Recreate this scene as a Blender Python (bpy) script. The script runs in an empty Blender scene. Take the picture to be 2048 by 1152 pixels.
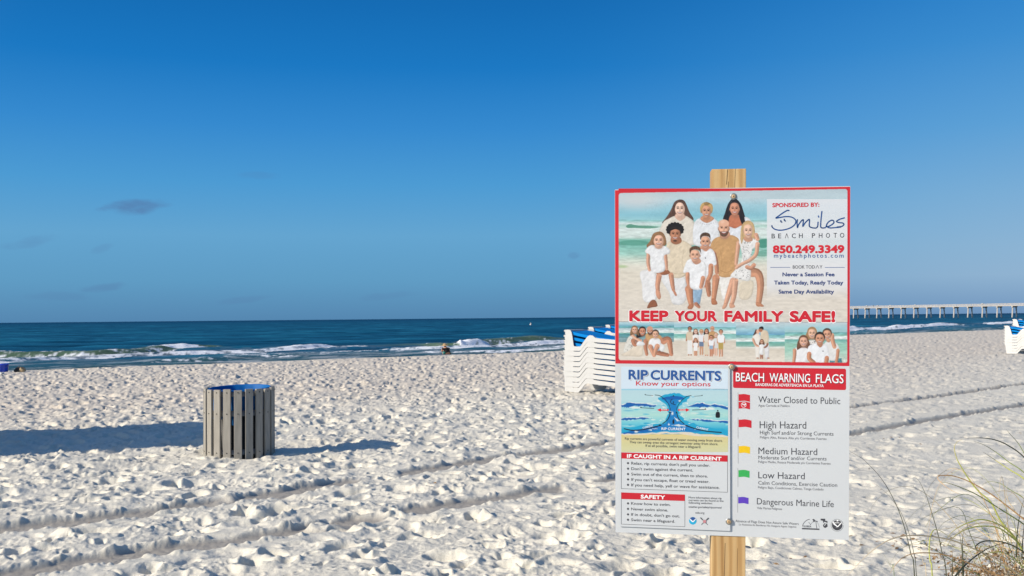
import bpy, bmesh, math, random
import numpy as np
from mathutils import Vector, Matrix

scene = bpy.context.scene
C = scene.collection
rnd = random.Random(11)

# ------------------------------------------------------------------ camera, sky, sun
F = 1991.0                       # focal length in photo pixels (35 mm)
PIT = math.atan(59.8 / F)
ROL = math.atan(0.0095)
EYE = np.array([0.0, 0.0, 1.37])
_f0 = np.array([0, math.cos(PIT), math.sin(PIT)])
_u0 = np.array([0, -math.sin(PIT), math.cos(PIT)])
_r0 = np.array([1.0, 0, 0])
CR = math.cos(ROL) * _r0 - math.sin(ROL) * _u0
CU = math.cos(ROL) * _u0 + math.sin(ROL) * _r0

cam_d = bpy.data.cameras.new("camera")
cam = bpy.data.objects.new("camera", cam_d)
C.objects.link(cam)
cam_d.sensor_width = 36.0
cam_d.lens = F / 2048 * 36.0
cam_d.clip_start = 0.1
cam_d.clip_end = 60000
cam_d.dof.use_dof = True
cam_d.dof.focus_distance = 3.98
cam_d.dof.aperture_fstop = 16
cam.matrix_world = Matrix(((CR[0], CU[0], -_f0[0], EYE[0]),
                           (CR[1], CU[1], -_f0[1], EYE[1]),
                           (CR[2], CU[2], -_f0[2], EYE[2]), (0, 0, 0, 1)))
scene.camera = cam

SUN_EL = math.radians(26.5)
SUN_AZ = math.atan2(-0.88, -0.47)          # compass-like angle from +Y towards +X
SUNV = np.array([math.sin(SUN_AZ) * math.cos(SUN_EL), math.cos(SUN_AZ) * math.cos(SUN_EL), math.sin(SUN_EL)])

world = bpy.data.worlds.new("World")
scene.world = world
world.use_nodes = True
wt = world.node_tree
wn, wl = wt.nodes, wt.links
bg = wn["Background"]
sky = wn.new("ShaderNodeTexSky")
sky.sky_type = 'NISHITA'
sky.sun_disc = False
sky.sun_elevation = SUN_EL
sky.sun_rotation = SUN_AZ
sky.altitude = 0
sky.air_density = 1.0
sky.dust_density = 0.35
sky.ozone_density = 3.0
hs = wn.new("ShaderNodeHueSaturation")
hs.inputs['Saturation'].default_value = 1.28
hs.inputs['Value'].default_value = 1.0
wl.new(sky.outputs[0], hs.inputs['Color'])
# a few small thin clouds, at fixed directions in the sky
tc = wn.new("ShaderNodeTexCoord")
def ray(px, py):
    d = _f0 * F + CR * (px - 1024) - CU * (py - 576)
    return d / np.linalg.norm(d)
def wmath(op, a, b=None, c=None):
    n = wn.new("ShaderNodeMath"); n.operation = op
    for i, v in enumerate((a, b, c)):
        if v is None: continue
        if isinstance(v, (int, float)): n.inputs[i].default_value = v
        else: wl.new(v, n.inputs[i])
    return n.outputs[0]
def wdot(v):
    n = wn.new("ShaderNodeVectorMath"); n.operation = 'DOT_PRODUCT'
    wl.new(tc.outputs['Generated'], n.inputs[0]); n.inputs[1].default_value = tuple(v)
    return n.outputs['Value']
nz = wn.new("ShaderNodeTexNoise"); nz.inputs['Scale'].default_value = 42; nz.inputs['Detail'].default_value = 6
mp = wn.new("ShaderNodeMapping"); mp.inputs['Scale'].default_value = (1, 1, 2.6)
wl.new(tc.outputs['Generated'], mp.inputs['Vector']); wl.new(mp.outputs[0], nz.inputs['Vector'])
cloud = None
for px, py, hw, hh, st, tilt in ((268, 413, 66, 15, .6, .12), (205, 577, 44, 9, .28, .15), (60, 483, 46, 11, .2, .2),
                                 (1147, 511, 12, 8, .22, 0), (120, 592, 70, 9, .16, 0), (520, 352, 40, 9, .14, 0),
                                 (205, 497, 22, 8, .16, .3), (480, 600, 60, 8, .18, .1), (775, 592, 60, 9, .15, .1)):
    d = ray(px, py)
    rt = np.cross(d, [0, 0, 1]); rt /= np.linalg.norm(rt); up = np.cross(rt, d)
    a2 = rt * math.cos(tilt) + up * math.sin(tilt); b2 = up * math.cos(tilt) - rt * math.sin(tilt)
    x = wmath('DIVIDE', wdot(a2), hw / F); y = wmath('DIVIDE', wdot(b2), hh / F)
    q = wmath('ADD', wmath('MULTIPLY', x, x), wmath('MULTIPLY', y, y))
    q = wmath('ADD', q, wmath('MULTIPLY', wmath('SUBTRACT', nz.outputs[0], .5), -2.6))
    m = wn.new("ShaderNodeMapRange"); m.interpolation_type = 'SMOOTHSTEP'
    wl.new(q, m.inputs[0]); m.inputs[1].default_value = 1.25; m.inputs[2].default_value = -.1
    m.inputs[3].default_value = 0; m.inputs[4].default_value = st
    v = wmath('MULTIPLY', m.outputs[0], wmath('GREATER_THAN', wdot(d), 0))
    cloud = v if cloud is None else wmath('MAXIMUM', cloud, v)
def wramp(stops):
    r = wn.new("ShaderNodeValToRGB"); e = r.color_ramp.elements
    while len(e) < len(stops): e.new(.5)
    for k, (p, c) in zip(e, stops):
        k.position = p
        k.color = (*(((v / 255) / 12.92 if v <= 10 else ((v / 255 + .055) / 1.055) ** 2.4) * SKYG for v in c), 1)
    wl.new(sep.outputs['Z'], r.inputs[0])
    return r.outputs[0]
SKYG = 1.0
sep = wn.new("ShaderNodeSeparateXYZ"); wl.new(tc.outputs['Generated'], sep.inputs[0])
near_sun = wramp([(0, (74, 130, 175)), (.038, (86, 151, 194)), (.083, (94, 161, 206)), (.133, (70, 152, 209)), (.187, (45, 135, 205)), (.245, (8, 117, 193)), (.304, (0, 104, 178)), (.6, (2, 86, 160)), (1, (2, 66, 135))])
away = wramp([(0, (104, 144, 188)), (.035, (138, 173, 206)), (.063, (134, 174, 208)), (.11, (118, 169, 210)), (.17, (88, 157, 211)), (.245, (54, 139, 206)), (.31, (27, 122, 198)), (.6, (6, 92, 170)), (1, (2, 66, 135))])
azm = wn.new("ShaderNodeMapRange"); azm.interpolation_type = 'SMOOTHSTEP'
wl.new(sep.outputs['X'], azm.inputs[0]); azm.inputs[1].default_value = .0; azm.inputs[2].default_value = .52
tone = wn.new("ShaderNodeMix"); tone.data_type = 'RGBA'
wl.new(azm.outputs[0], tone.inputs[0]); wl.new(near_sun, tone.inputs[6]); wl.new(away, tone.inputs[7])
gain = wn.new("ShaderNodeVectorMath"); gain.operation = 'SCALE'; gain.inputs['Scale'].default_value = 6.1
wl.new(tone.outputs[2], gain.inputs[0])
mixs = wn.new("ShaderNodeMix"); mixs.data_type = 'RGBA'
sunward = wn.new("ShaderNodeMapRange"); sunward.interpolation_type = 'SMOOTHSTEP'
wl.new(wdot(SUNV), sunward.inputs[0]); sunward.inputs[1].default_value = .08; sunward.inputs[2].default_value = .5
high = wn.new("ShaderNodeMapRange"); high.interpolation_type = 'SMOOTHSTEP'
wl.new(sep.outputs['Z'], high.inputs[0]); high.inputs[1].default_value = .34; high.inputs[2].default_value = .7
clear = wmath('MAXIMUM', sunward.outputs[0], high.outputs[0])
wl.new(wmath('MULTIPLY_ADD', clear, -.56, .965), mixs.inputs[0])
wl.new(sky.outputs[0], mixs.inputs[6]); wl.new(gain.outputs[0], mixs.inputs[7])
dark = wn.new("ShaderNodeMix"); dark.data_type = 'RGBA'; dark.blend_type = 'MIX'
mixc = dark
wl.new(cloud, mixc.inputs[0]); wl.new(mixs.outputs[2], mixc.inputs[6])
mixc.inputs[7].default_value = (.55, 1.05, 2.2, 1)
wl.new(mixc.outputs[2], bg.inputs['Color'])
bg.inputs['Strength'].default_value = 0.10

sun_d = bpy.data.lights.new("sun", 'SUN')
sun_d.energy = 3.4
sun_d.angle = math.radians(0.53)
sun_d.color = (1.0, 0.90, 0.76)
sun = bpy.data.objects.new("sun", sun_d)
C.objects.link(sun)
sun.rotation_euler = Vector(SUNV).to_track_quat('Z', 'Y').to_euler()
sun.location = (-20, -10, 20)

scene.view_settings.view_transform = 'Standard'
scene.view_settings.look = 'None'
scene.view_settings.exposure = 0.73
scene.view_settings.gamma = 1.0
scene.render.engine = 'CYCLES'

# ------------------------------------------------------------------ helpers
def tag(o, label=None, cat=None, group=None, kind=None):
    if label: o['label'] = label
    if cat: o['category'] = cat
    if group: o['group'] = group
    if kind: o['kind'] = kind
    return o
def empty(name, loc, rz=0.0):
    o = bpy.data.objects.new(name, None); C.objects.link(o)
    o.empty_display_size = 0.1
    o.location = loc; o.rotation_euler = (0, 0, rz)
    return o
def link(name, me, mat, parent=None, smooth=False):
    o = bpy.data.objects.new(name, me); C.objects.link(o)
    if mat and not len(me.materials): me.materials.append(mat)
    if smooth:
        me.polygons.foreach_set('use_smooth', np.ones(len(me.polygons), bool))
    if parent: o.parent = parent
    return o
def bmobj(name, bm, mat, parent=None, smooth=False):
    me = bpy.data.meshes.new(name); bm.to_mesh(me); bm.free()
    return link(name, me, mat, parent, smooth)
def add_box(bm, x0, x1, y0, y1, z0, z1, bev=0.0, M=None):
    r = bmesh.ops.create_cube(bm, size=1.0)
    vs = r['verts']
    for v in vs:
        v.co = Vector(((x0 + x1) / 2 + v.co.x * (x1 - x0), (y0 + y1) / 2 + v.co.y * (y1 - y0), (z0 + z1) / 2 + v.co.z * (z1 - z0)))
    if bev:
        es = list({e for v in vs for e in v.link_edges})
        g = bmesh.ops.bevel(bm, geom=es, offset=bev, segments=2, affect='EDGES', profile=.6)
        vs = list({v for f in g['faces'] for v in f.verts} | {v for v in vs if v.is_valid})
    if M is not None:
        bmesh.ops.transform(bm, matrix=M, verts=vs)
    return vs
def add_tube(bm, pts, rad, n=8, cap=True):
    """tube along points; rad a number or a list"""
    pts = [Vector(p) for p in pts]
    rad = rad if isinstance(rad, (list, tuple)) else [rad] * len(pts)
    rings = []
    for i, p in enumerate(pts):
        t = (pts[min(i + 1, len(pts) - 1)] - pts[max(i - 1, 0)]).normalized()
        a = t.orthogonal().normalized() if i == 0 else (a - t * a.dot(t)).normalized()
        b = t.cross(a)
        rings.append([bm.verts.new(p + (a * math.cos(k * 2 * math.pi / n) + b * math.sin(k * 2 * math.pi / n)) * rad[i]) for k in range(n)])
    for r0, r1 in zip(rings, rings[1:]):
        for k in range(n):
            bm.faces.new((r0[k], r0[(k + 1) % n], r1[(k + 1) % n], r1[k]))
    if cap:
        bm.faces.new(rings[0][::-1]); bm.faces.new(rings[-1])
def add_lathe(bm, prof, n=32, cx=0, cy=0, M=None):
    rings = []
    for r, z in prof:
        rings.append([bm.verts.new((cx + r * math.cos(k * 2 * math.pi / n), cy + r * math.sin(k * 2 * math.pi / n), z)) for k in range(n)])
    for r0, r1 in zip(rings, rings[1:]):
        for k in range(n):
            bm.faces.new((r0[k], r0[(k + 1) % n], r1[(k + 1) % n], r1[k]))
    vs = [v for r in rings for v in r]
    if M is not None: bmesh.ops.transform(bm, matrix=M, verts=vs)
    return vs
def grid_mesh(name, P, loop=False):
    """P: (rows, cols, 3) -> mesh"""
    nr, nc = P.shape[:2]
    me = bpy.data.meshes.new(name)
    idx = np.arange(nr * nc).reshape(nr, nc)
    if loop: idx = np.concatenate([idx, idx[:, :1]], 1)
    q = np.stack([idx[:-1, :-1], idx[:-1, 1:], idx[1:, 1:], idx[1:, :-1]], -1).reshape(-1, 4)
    me.vertices.add(nr * nc); me.vertices.foreach_set('co', P.reshape(-1).astype(np.float32))
    me.loops.add(q.size); me.loops.foreach_set('vertex_index', q.reshape(-1).astype(np.int32))
    me.polygons.add(len(q))
    me.polygons.foreach_set('loop_start', np.arange(0, q.size, 4, dtype=np.int32))
    me.polygons.foreach_set('use_smooth', np.ones(len(q), bool))
    me.update(calc_edges=True)
    return me
def set_attr(me, name, arr, typ='FLOAT'):
    a = me.attributes.new(name, typ, 'POINT')
    a.data.foreach_set('value' if typ == 'FLOAT' else 'color', np.asarray(arr, np.float32).reshape(-1))

class Mat:
    def __init__(s, name):
        s.m = bpy.data.materials.new(name); s.m.use_nodes = True
        s.t = s.m.node_tree; s.b = s.t.nodes['Principled BSDF']
    def n(s, typ, **kw):
        k = s.t.nodes.new(typ)
        for a, v in kw.items(): setattr(k, a, v)
        return k
    def l(s, a, b): s.t.links.new(a, b)
    def noise(s, scale, detail=4, vec=None, rough=.5):
        k = s.n('ShaderNodeTexNoise'); k.inputs['Scale'].default_value = scale
        k.inputs['Detail'].default_value = detail; k.inputs['Roughness'].default_value = rough
        if vec is not None: s.l(vec, k.inputs['Vector'])
        return k.outputs[0]
    def obj(s, scale=(1, 1, 1)):
        t = s.n('ShaderNodeTexCoord'); m = s.n('ShaderNodeMapping'); m.inputs['Scale'].default_value = scale
        s.l(t.outputs['Object'], m.inputs[0]); return m.outputs[0]
    def ramp(s, fac, stops):
        r = s.n('ShaderNodeValToRGB'); e = r.color_ramp.elements
        while len(e) < len(stops): e.new(.5)
        for k, (p, c) in zip(e, stops): k.position = p; k.color = (*c, 1)
        s.l(fac, r.inputs[0]); return r.outputs[0]
    def bump(s, h, strength=.3, dist=.01):
        b = s.n('ShaderNodeBump'); b.inputs['Strength'].default_value = strength; b.inputs['Distance'].default_value = dist
        s.l(h, b.inputs['Height']); s.l(b.outputs[0], s.b.inputs['Normal'])
    def attr(s, name):
        a = s.n('ShaderNodeAttribute'); a.attribute_name = name; return a
    def mix(s, fac, a, b, typ='MIX'):
        m = s.n('ShaderNodeMix', data_type='RGBA', blend_type=typ)
        for i, v in ((0, fac), (6, a), (7, b)):
            if isinstance(v, (int, float)): m.inputs[i].default_value = v
            elif isinstance(v, tuple): m.inputs[i].default_value = (*v, 1)
            else: s.l(v, m.inputs[i])
        return m.outputs[2]
def paint(name, col, rough=.5, var=.12, scale=30, spec=.5, metal=0, stretch=(1, 1, 1), bump=0):
    M = Mat(name)
    v = M.noise(scale, 5, M.obj(stretch))
    lo = tuple(c * (1 - var) for c in col); hi = tuple(min(1, c * (1 + var)) for c in col)
    M.l(M.ramp(v, [(.3, lo), (.7, hi)]), M.b.inputs['Base Color'])
    M.b.inputs['Roughness'].default_value = rough
    M.b.inputs['Specular IOR Level'].default_value = spec
    M.b.inputs['Metallic'].default_value = metal
    if bump: M.bump(v, bump, .004)
    return M.m
def srgb(r, g, b):
    return tuple(((c / 255) / 12.92 if c <= 10 else ((c / 255 + .055) / 1.055) ** 2.4) for c in (r, g, b))
def ground(px, py, z=0.0):
    d = ray(px, py); t = (z - EYE[2]) / d[2]
    return EYE + d * t
def at(px, py, dist):
    """world point seen at that photo pixel, dist metres ahead"""
    d = ray(px, py); return EYE + d * (dist / d[1])

# ------------------------------------------------------------------ noise fields
def h2(ix, iy, seed):
    n = (ix.astype(np.int64) * 374761393 + iy.astype(np.int64) * 668265263 + seed * 982451653) & 0xffffffff
    n = ((n ^ (n >> 13)) * 1274126177) & 0xffffffff
    n = ((n ^ (n >> 15)) * 2246822519) & 0xffffffff
    return ((n ^ (n >> 16)) & 0xffff).astype(np.float32) / 65535
def vnoise(x, y, seed):
    ix, iy = np.floor(x), np.floor(y); fx, fy = x - ix, y - iy
    fx = fx * fx * (3 - 2 * fx); fy = fy * fy * (3 - 2 * fy)
    a, b = h2(ix, iy, seed), h2(ix + 1, iy, seed); c, d = h2(ix, iy + 1, seed), h2(ix + 1, iy + 1, seed)
    return (a + (b - a) * fx) * (1 - fy) + (c + (d - c) * fx) * fy - .5
def fbm(x, y, seed, octs=4, gain=.5):
    s, a = 0, 1.0
    for k in range(octs):
        s = s + a * vnoise(x * 2 ** k + 17.3 * k, y * 2 ** k - 9.1 * k, seed + k); a *= gain
    return s
def sstep(a, b, x):
    t = np.clip((x - a) / (b - a), 0, 1); return t * t * (3 - 2 * t)
def pits(x, y, cell, seed, r0, r1, prob=1.0, rim=.35):
    """scuffed footprints: random oval hollows with a pushed-up rim"""
    out = np.zeros_like(x); gx, gy = np.floor(x / cell), np.floor(y / cell)
    for dx in (-1, 0, 1):
        for dy in (-1, 0, 1):
            cx, cy = gx + dx, gy + dy
            u, v, w, s, d = (h2(cx, cy, seed + k) for k in range(5))
            px, py = x - (cx + u) * cell, y - (cy + v) * cell
            an = w * 6.283; ca, sa = np.cos(an), np.sin(an)
            rr = r0 + (r1 - r0) * s
            ex = (px * ca + py * sa) / rr; ey = (py * ca - px * sa) / (rr * (.5 + .35 * d))
            q = np.sqrt(ex * ex + ey * ey)
            dep = (.35 + .65 * h2(cx, cy, seed + 7)) * (h2(cx, cy, seed + 9) < prob)
            out += dep * (-(1 - sstep(.42, 1.0, q)) + rim * np.exp(-((q - 1.25) / .3) ** 2) * (.5 + ex * .5))
    return out
def poly_dist(x, y, pts):
    """signed distance to a polyline (positive to the left of its direction) and the arc parameter in vertex units"""
    best = np.full_like(x, 1e9); sg = np.zeros_like(x); par = np.zeros_like(x)
    for i in range(len(pts) - 1):
        ax, ay = pts[i][:2]; bx, by = pts[i + 1][:2]
        vx, vy = bx - ax, by - ay; L2 = vx * vx + vy * vy
        t = np.clip(((x - ax) * vx + (y - ay) * vy) / L2, 0, 1)
        dx, dy = x - ax - t * vx, y - ay - t * vy
        d = np.hypot(dx, dy); m = d < best
        best = np.where(m, d, best); par = np.where(m, i + t, par)
        sg = np.where(m, np.sign(vx * dy - vy * dx), sg)
    return best * sg, par

# ------------------------------------------------------------------ sand
CREST = [(-140, -60), (-40, 11), (-15.2, 29.6), (1.6, 42), (23.8, 70), (46.8, 91), (110, 150), (900, 900)]
def crest_w(x, y):
    cx = np.array([c[0] for c in CREST]); cy = np.array([c[1] for c in CREST])
    yy = np.interp(x, cx, cy); sl = (np.interp(x + .5, cx, cy) - np.interp(x - .5, cx, cy))
    return (y - yy) / np.sqrt(1 + sl * sl)
TRACKS = [[ground(*p) for p in tr] for tr in (
    [(-420, 1115), (-150, 1082), (0, 1056), (230, 1030), (400, 1008), (550, 985), (800, 945), (1000, 913), (1230, 883), (1450, 848), (1700, 813), (2048, 767), (2300, 735)],
    [(-420, 1230), (-100, 1165), (280, 1103), (440, 1083), (600, 1060), (850, 1015), (1000, 995), (1230, 958), (1450, 912), (1700, 868), (2048, 808), (2300, 770)])]
def sand_base(x, y):
    w = crest_w(x, y) + .7 * vnoise(x / 3.1, y / 3.1, 91)
    k = 1.2
    z = -.085 * k * np.log1p(np.exp(np.clip(w / k, -30, 30)))
    z = np.where(w > 30, -.085 * w, z)
    return np.maximum(z, -4.0) + .05 * vnoise(x / 6, y / 6, 5) * sstep(0, -4, w), w
def sand_height(x, y):
    z, w = sand_base(x, y)
    rough = 1 - .8 * sstep(-2.5, 1.0, w)
    rr = np.hypot(x, y)
    calm = 1 - .62 * sstep(.5, 2.2, x - .12 * y) * (1 - .5 * sstep(14, 30, y))
    wx = x + .09 * fbm(x / .25, y / .25, 61, 2); wy = y + .09 * fbm(x / .25, y / .25, 67, 2)
    q = .070 * pits(wx, wy, .31, 3, .075, .172, .80)
    q += .036 * pits(wx + 5, wy, .20, 23, .04, .095, .70)
    q += .010 * pits(wx, wy + 3, .11, 43, .025, .05, .5)
    q += .050 * fbm(x / .52, y / .52, 71, 3, .5) + .009 * fbm(x / .065, y / .065, 77, 3, .65)
    churn = sstep(.004, .03, -q)
    q *= calm
    lumps = fbm(x / .14, y / .14, 83, 3, .55)
    q += .024 * np.clip(lumps - .16, 0, 1)
    crumb = 1 - 2 * np.abs(vnoise(x / .075, y / .075, 121)) - np.abs(vnoise(x / .035, y / .035, 125))
    q += .018 * np.clip(crumb - .35, 0, 1) * np.maximum(sstep(.0, .3, fbm(x / .6, y / .6, 127, 2)), .5 * churn)
    q += -.035 * pits(x, y, .55, 131, .035, .07, .5, .5) * (1 - calm)
    damp = np.zeros_like(x); off = np.zeros_like(x)
    for ti, tr in enumerate(TRACKS):
        d, par = poly_dist(x, y, tr)
        right = sstep(.2, 1.4, x - .1 * y)
        d = d + .03 * vnoise(x / 1.4, y / 1.4, 95 + ti) + (.030 - .020 * right) * vnoise(x / .12, y / .12, 98 + ti)
        brk = sstep(-.34, -.20, fbm(x / .6, y / .6, 101 + ti, 2, .5) + .5 * right)
        hw = .135 - .02 * right
        m = (1 - sstep(hw - .01, hw + .035, np.abs(d))) * brk
        q *= 1 - .88 * m
        q *= 1 - .80 * (1 - sstep(.18, .50, np.abs(d))) * brk
        jag = np.clip(.3 + 2.4 * fbm(x / .09, y / .09, 111 + ti, 3, .65), 0, 1.6)
        eg = hw + .045
        off += -(.030 + .012 * right) * m + .022 * jag * np.exp(-((d - eg) / .035) ** 2) * brk + .016 * jag * np.exp(-((d + eg) / .04) ** 2) * brk + .006 * m * fbm(x / .05, y / .05, 117, 2, .6)
        damp = np.maximum(damp, m)
    # the small hummock the dune grass grows on
    off += .38 * np.exp(-(((x - 2.20) / .24) ** 2 + ((y - 4.16) / .24) ** 2) ** 1.3)
    return z + q * rough + off, w, damp
def polar(rows, fine, half, extra):
    a = np.radians(np.arange(-half, half + 1e-6, fine))
    b = np.radians(np.linspace(half, 360 - half, extra + 2)[1:-1])
    th = np.concatenate([a, b])
    R, T = np.meshgrid(rows, th, indexing='ij')
    return R * np.sin(T), R * np.cos(T)
yy = np.arange(995.5 * 1.37 / 4.3, 995.5 * 1.37 / 110, -.38)
rows = np.concatenate([np.geomspace(.4, 4.25, 36)[:-1], 995.5 * 1.37 / yy, np.geomspace(112, 1600, 40)])
X, Y = polar(rows, .052, 36, 150)
Z, W, D = sand_height(X, Y)
sand_me = grid_mesh("sand_beach", np.stack([X, Y, Z], -1), loop=True)
set_attr(sand_me, "damp", D)
set_attr(sand_me, "shore", W)
M = Mat("white_quartz_sand")
pos = M.obj()
n1 = M.noise(1.3, 6, pos); n2 = M.noise(140, 3, pos, .7); n3 = M.noise(9, 5, pos)
c = M.ramp(n1, [(.3, (.625, .588, .49)), (.7, (.705, .668, .565))])
c = M.mix(.5, c, M.ramp(n2, [(.25, (.40, .368, .305)), (.5, (.675, .638, .537)), (.8, (.80, .767, .668))]))
mr = M.n('ShaderNodeMapRange'); mr.inputs[1].default_value = -21; mr.inputs[2].default_value = -15
M.l(M.attr("shore").outputs['Fac'], mr.inputs[0])
tan = M.n('ShaderNodeMath', operation='MULTIPLY'); M.l(mr.outputs[0], tan.inputs[0]); M.l(n3, tan.inputs[1])
c = M.mix(tan.outputs[0], c, (.56, .475, .385))
mw = M.n('ShaderNodeMapRange'); mw.inputs[1].default_value = 2.5; mw.inputs[2].default_value = 6
M.l(M.attr("shore").outputs['Fac'], mw.inputs[0])
c = M.mix(mw.outputs[0], c, (.27, .235, .19))
dm = M.n('ShaderNodeMath', operation='MULTIPLY'); dm.inputs[1].default_value = .88
M.l(M.attr("damp").outputs['Fac'], dm.inputs[0])
c = M.mix(dm.outputs[0], c, (.31, .285, .25))
M.l(c, M.b.inputs['Base Color'])
M.b.inputs['Roughness'].default_value = .95; M.b.inputs['Specular IOR Level'].default_value = .15
M.bump(M.noise(38, 6, pos, .72), .55, .014)
sand = link("sand_beach", sand_me, M.m); tag(sand, kind='structure')
def sz(x, y):
    z, _, _ = sand_height(np.array([float(x)]), np.array([float(y)])); return float(z[0])

# ------------------------------------------------------------------ sea
SEA = -1.2
yy = np.arange(995.5 * 2.57 / 26, 995.5 * 2.57 / 1200, -.15)
rows = np.concatenate([np.geomspace(8, 25.5, 8), 995.5 * 2.57 / yy, np.geomspace(1300, 45000, 26)])
X, Y = polar(rows, .06, 36, 90)
R = np.hypot(X, Y)
chop = 1 / (1 + (R / 260) ** 2)
sh_x, sh_y = (X * .8 + Y * .6), (Y * .8 - X * .6)          # along / across the shore
Z = SEA + chop * (.15 * fbm(sh_x / 7, sh_y / 3.0, 201, 4, .55) + .08 * np.sin(sh_y / 3.2 + 2.2 * vnoise(sh_x / 14, sh_y / 14, 207)))
far = sstep(60, 110, R) * (1 - sstep(500, 1100, R))
ph = 5.5 * vnoise(sh_x / 45, sh_y / 30, 231) + 3 * vnoise(sh_x / 16, sh_y / 14, 233)
swell = np.sin(Y / 2.1 + X * .09 + ph) * (.45 + vnoise(sh_x / 18, sh_y / 20, 235)) + .6 * np.sin(Y / 3.3 - X * .13 + 1.3 * ph + 2) * (.5 + vnoise(sh_x / 25, sh_y / 22, 237))
Z += far * (.15 * swell + .22 * fbm(X / 9, Y / 9, 239, 4, .6))
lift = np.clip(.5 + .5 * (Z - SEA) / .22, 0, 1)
shore = crest_w(X, Y)
Z -= .10 * (1 - sstep(12, 26, shore))
foam = np.zeros_like(X); green = .62 * (1 - sstep(12, 48, shore + 5 * vnoise(sh_x / 9, sh_y / 4, 211)))
def wave(px, H, FO, front=.9, back=4.0, seed=1, gr=1.0, trail=0.0):
    global Z, foam, green
    pts = [ground(a, b, SEA) for a, b in px]
    d, par = poly_dist(X, Y, pts)
    n = len(pts); i = np.arange(n)
    ends = (par > .001) & (par < n - 1.001)
    h = np.interp(par, i, H) * ends; fo = np.interp(par, i, FO) * ends
    d = d + .5 * vnoise(sh_x / 3, sh_y / 3, seed) + .25 * vnoise(sh_x / .7, sh_y / .7, seed + 1)
    prof = np.where(d < front, sstep(-.35, front, d), 1 - sstep(front, front + back, d))
    prof = prof * (1 + .35 * vnoise(sh_x / .8, sh_y / .5, seed + 3) * fo)
    Z = Z + h * prof
    nse = .5 + fbm(sh_x / .8, sh_y / .55, seed + 5, 4, .65)
    body = (d > -.5 - .5 * fo) & (d < front + .5 + 1.6 * fo)
    foam = np.maximum(foam, body * sstep(1 - fo - .12, 1 - fo + .18, nse * .8 + .12) * (fo > .03))
    if trail:
        tr = np.exp(-np.clip(d - front, 0, 99) / trail) * (d > 0) * fo
        foam = np.maximum(foam, .55 * tr * sstep(.45, .75, .5 + fbm(sh_x / 2.2, sh_y / .9, seed + 9, 4, .65)))
        trf = np.exp(-np.clip(-d, 0, 99) / (trail * 1.2)) * (d < 0) * fo
        foam = np.maximum(foam, .6 * trf * sstep(.5, .8, .5 + fbm(sh_x / 2.6, sh_y / .9, seed + 11, 4, .65)))
    g = gr * ends * np.clip(h / .3, 0, 1) * sstep(-.9, 0, d) * (1 - sstep(front, front + .9, d))
    green = np.maximum(green, g)
wave([(-260, 718), (-60, 714), (40, 713), (110, 712), (160, 712), (200, 711), (280, 707), (335, 702), (350, 700), (408, 698), (425, 697), (480, 695), (560, 692)],
     [.28, .33, .33, .33, .33, .33, .33, .33, .38, .38, .30, .2, 0], [.45, .4, .36, .28, .42, .22, .2, .3, .85, .9, .15, .1, 0], 1.1, 5, 300)
wave([(560, 697), (640, 694), (760, 692), (830, 690), (868, 691), (915, 692), (925, 692), (978, 689), (990, 687), (1060, 683), (1130, 680), (1240, 678), (1300, 676)],
     [0, .08, .08, .16, .42, .46, .66, .70, .46, .36, .24, .2, 0], [0, 0, 0, 0, .15, .45, .98, 1.0, .35, .05, 0, 0, 0], 1.1, 5, 330)
wave([(-260, 742), (-60, 732), (0, 728), (60, 723), (120, 719), (200, 715), (300, 711), (400, 707), (500, 704), (600, 699), (668, 694), (700, 693), (760, 695)],
     [.2, .2, .2, .2, .2, .22, .22, .22, .22, .24, .26, .1, 0], [.52, .52, .54, .58, .62, .66, .70, .70, .70, .75, .82, .4, 0], .5, 3, 360, .2, 3.0)
wave([(760, 701), (800, 700), (850, 699), (900, 698), (950, 696), (1000, 692), (1070, 688), (1090, 687), (1140, 684), (1250, 680), (1330, 676)],
     [0, .15, .18, .18, .18, .2, .25, .35, .25, .2, .2], [.1, .6, .7, .7, .7, .7, .75, .9, .75, .7, .6], .7, 3, 390, .2, 3.5)
wave([(1500, 676), (1600, 669), (1700, 662), (1750, 659), (1800, 657), (1850, 654), (1895, 651), (1915, 650), (1930, 649)],
     [.35, .4, .42, .44, .44, .46, .55, .5, 0], [.8, .85, .88, .88, .88, .88, .9, .8, 0], 1.0, 4, 420, .3, 4.0)
wave([(1955, 648), (1980, 648), (2020, 646), (2060, 644), (2200, 638)], [.1, .32, .36, .4, .4], [.3, .85, .85, .8, .8], 1.0, 4, 450, .3, 4.0)
wave([(150, 738), (250, 731), (330, 726), (400, 723), (430, 722), (445, 721), (520, 716), (640, 711), (720, 708)], [0, .1, .13, .15, .15, .12, .1, .08, 0],
     [0, 0, .05, .4, .45, .05, .3, .25, 0], .6, 2.5, 480, 1.0)
wave([(420, 717), (500, 712), (640, 706), (760, 704), (900, 706), (1010, 703), (1120, 697), (1240, 690)], [.06] * 8, [.3, .5, .45, .3, .4, .5, .5, .4], .4, 2, 510, .5)
streak = sstep(.60, .80, .5 + fbm(sh_x / 3.5, sh_y / 1.0, 540, 4, .6)) * (1 - sstep(26, 40, shore)) * .35
foam = np.maximum(foam, streak)
Z = np.maximum(Z, SEA - .4)
sea_me = grid_mesh("sea_water", np.stack([X, Y, Z], -1), loop=True)
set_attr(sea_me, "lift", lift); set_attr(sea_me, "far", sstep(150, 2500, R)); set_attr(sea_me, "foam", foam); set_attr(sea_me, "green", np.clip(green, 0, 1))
M = Mat("gulf_water")
pos = M.obj((1, 1, 1))
geo = M.n('ShaderNodeNewGeometry')
big = M.noise(.035, 5, M.obj((.8, 1.6, 1)))
c = M.ramp(big, [(.35, (.002, .048, .092)), (.65, (.006, .080, .145))])
fine = M.noise(.42, 5, M.obj((.7, 1.5, 1)), .65)
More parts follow.
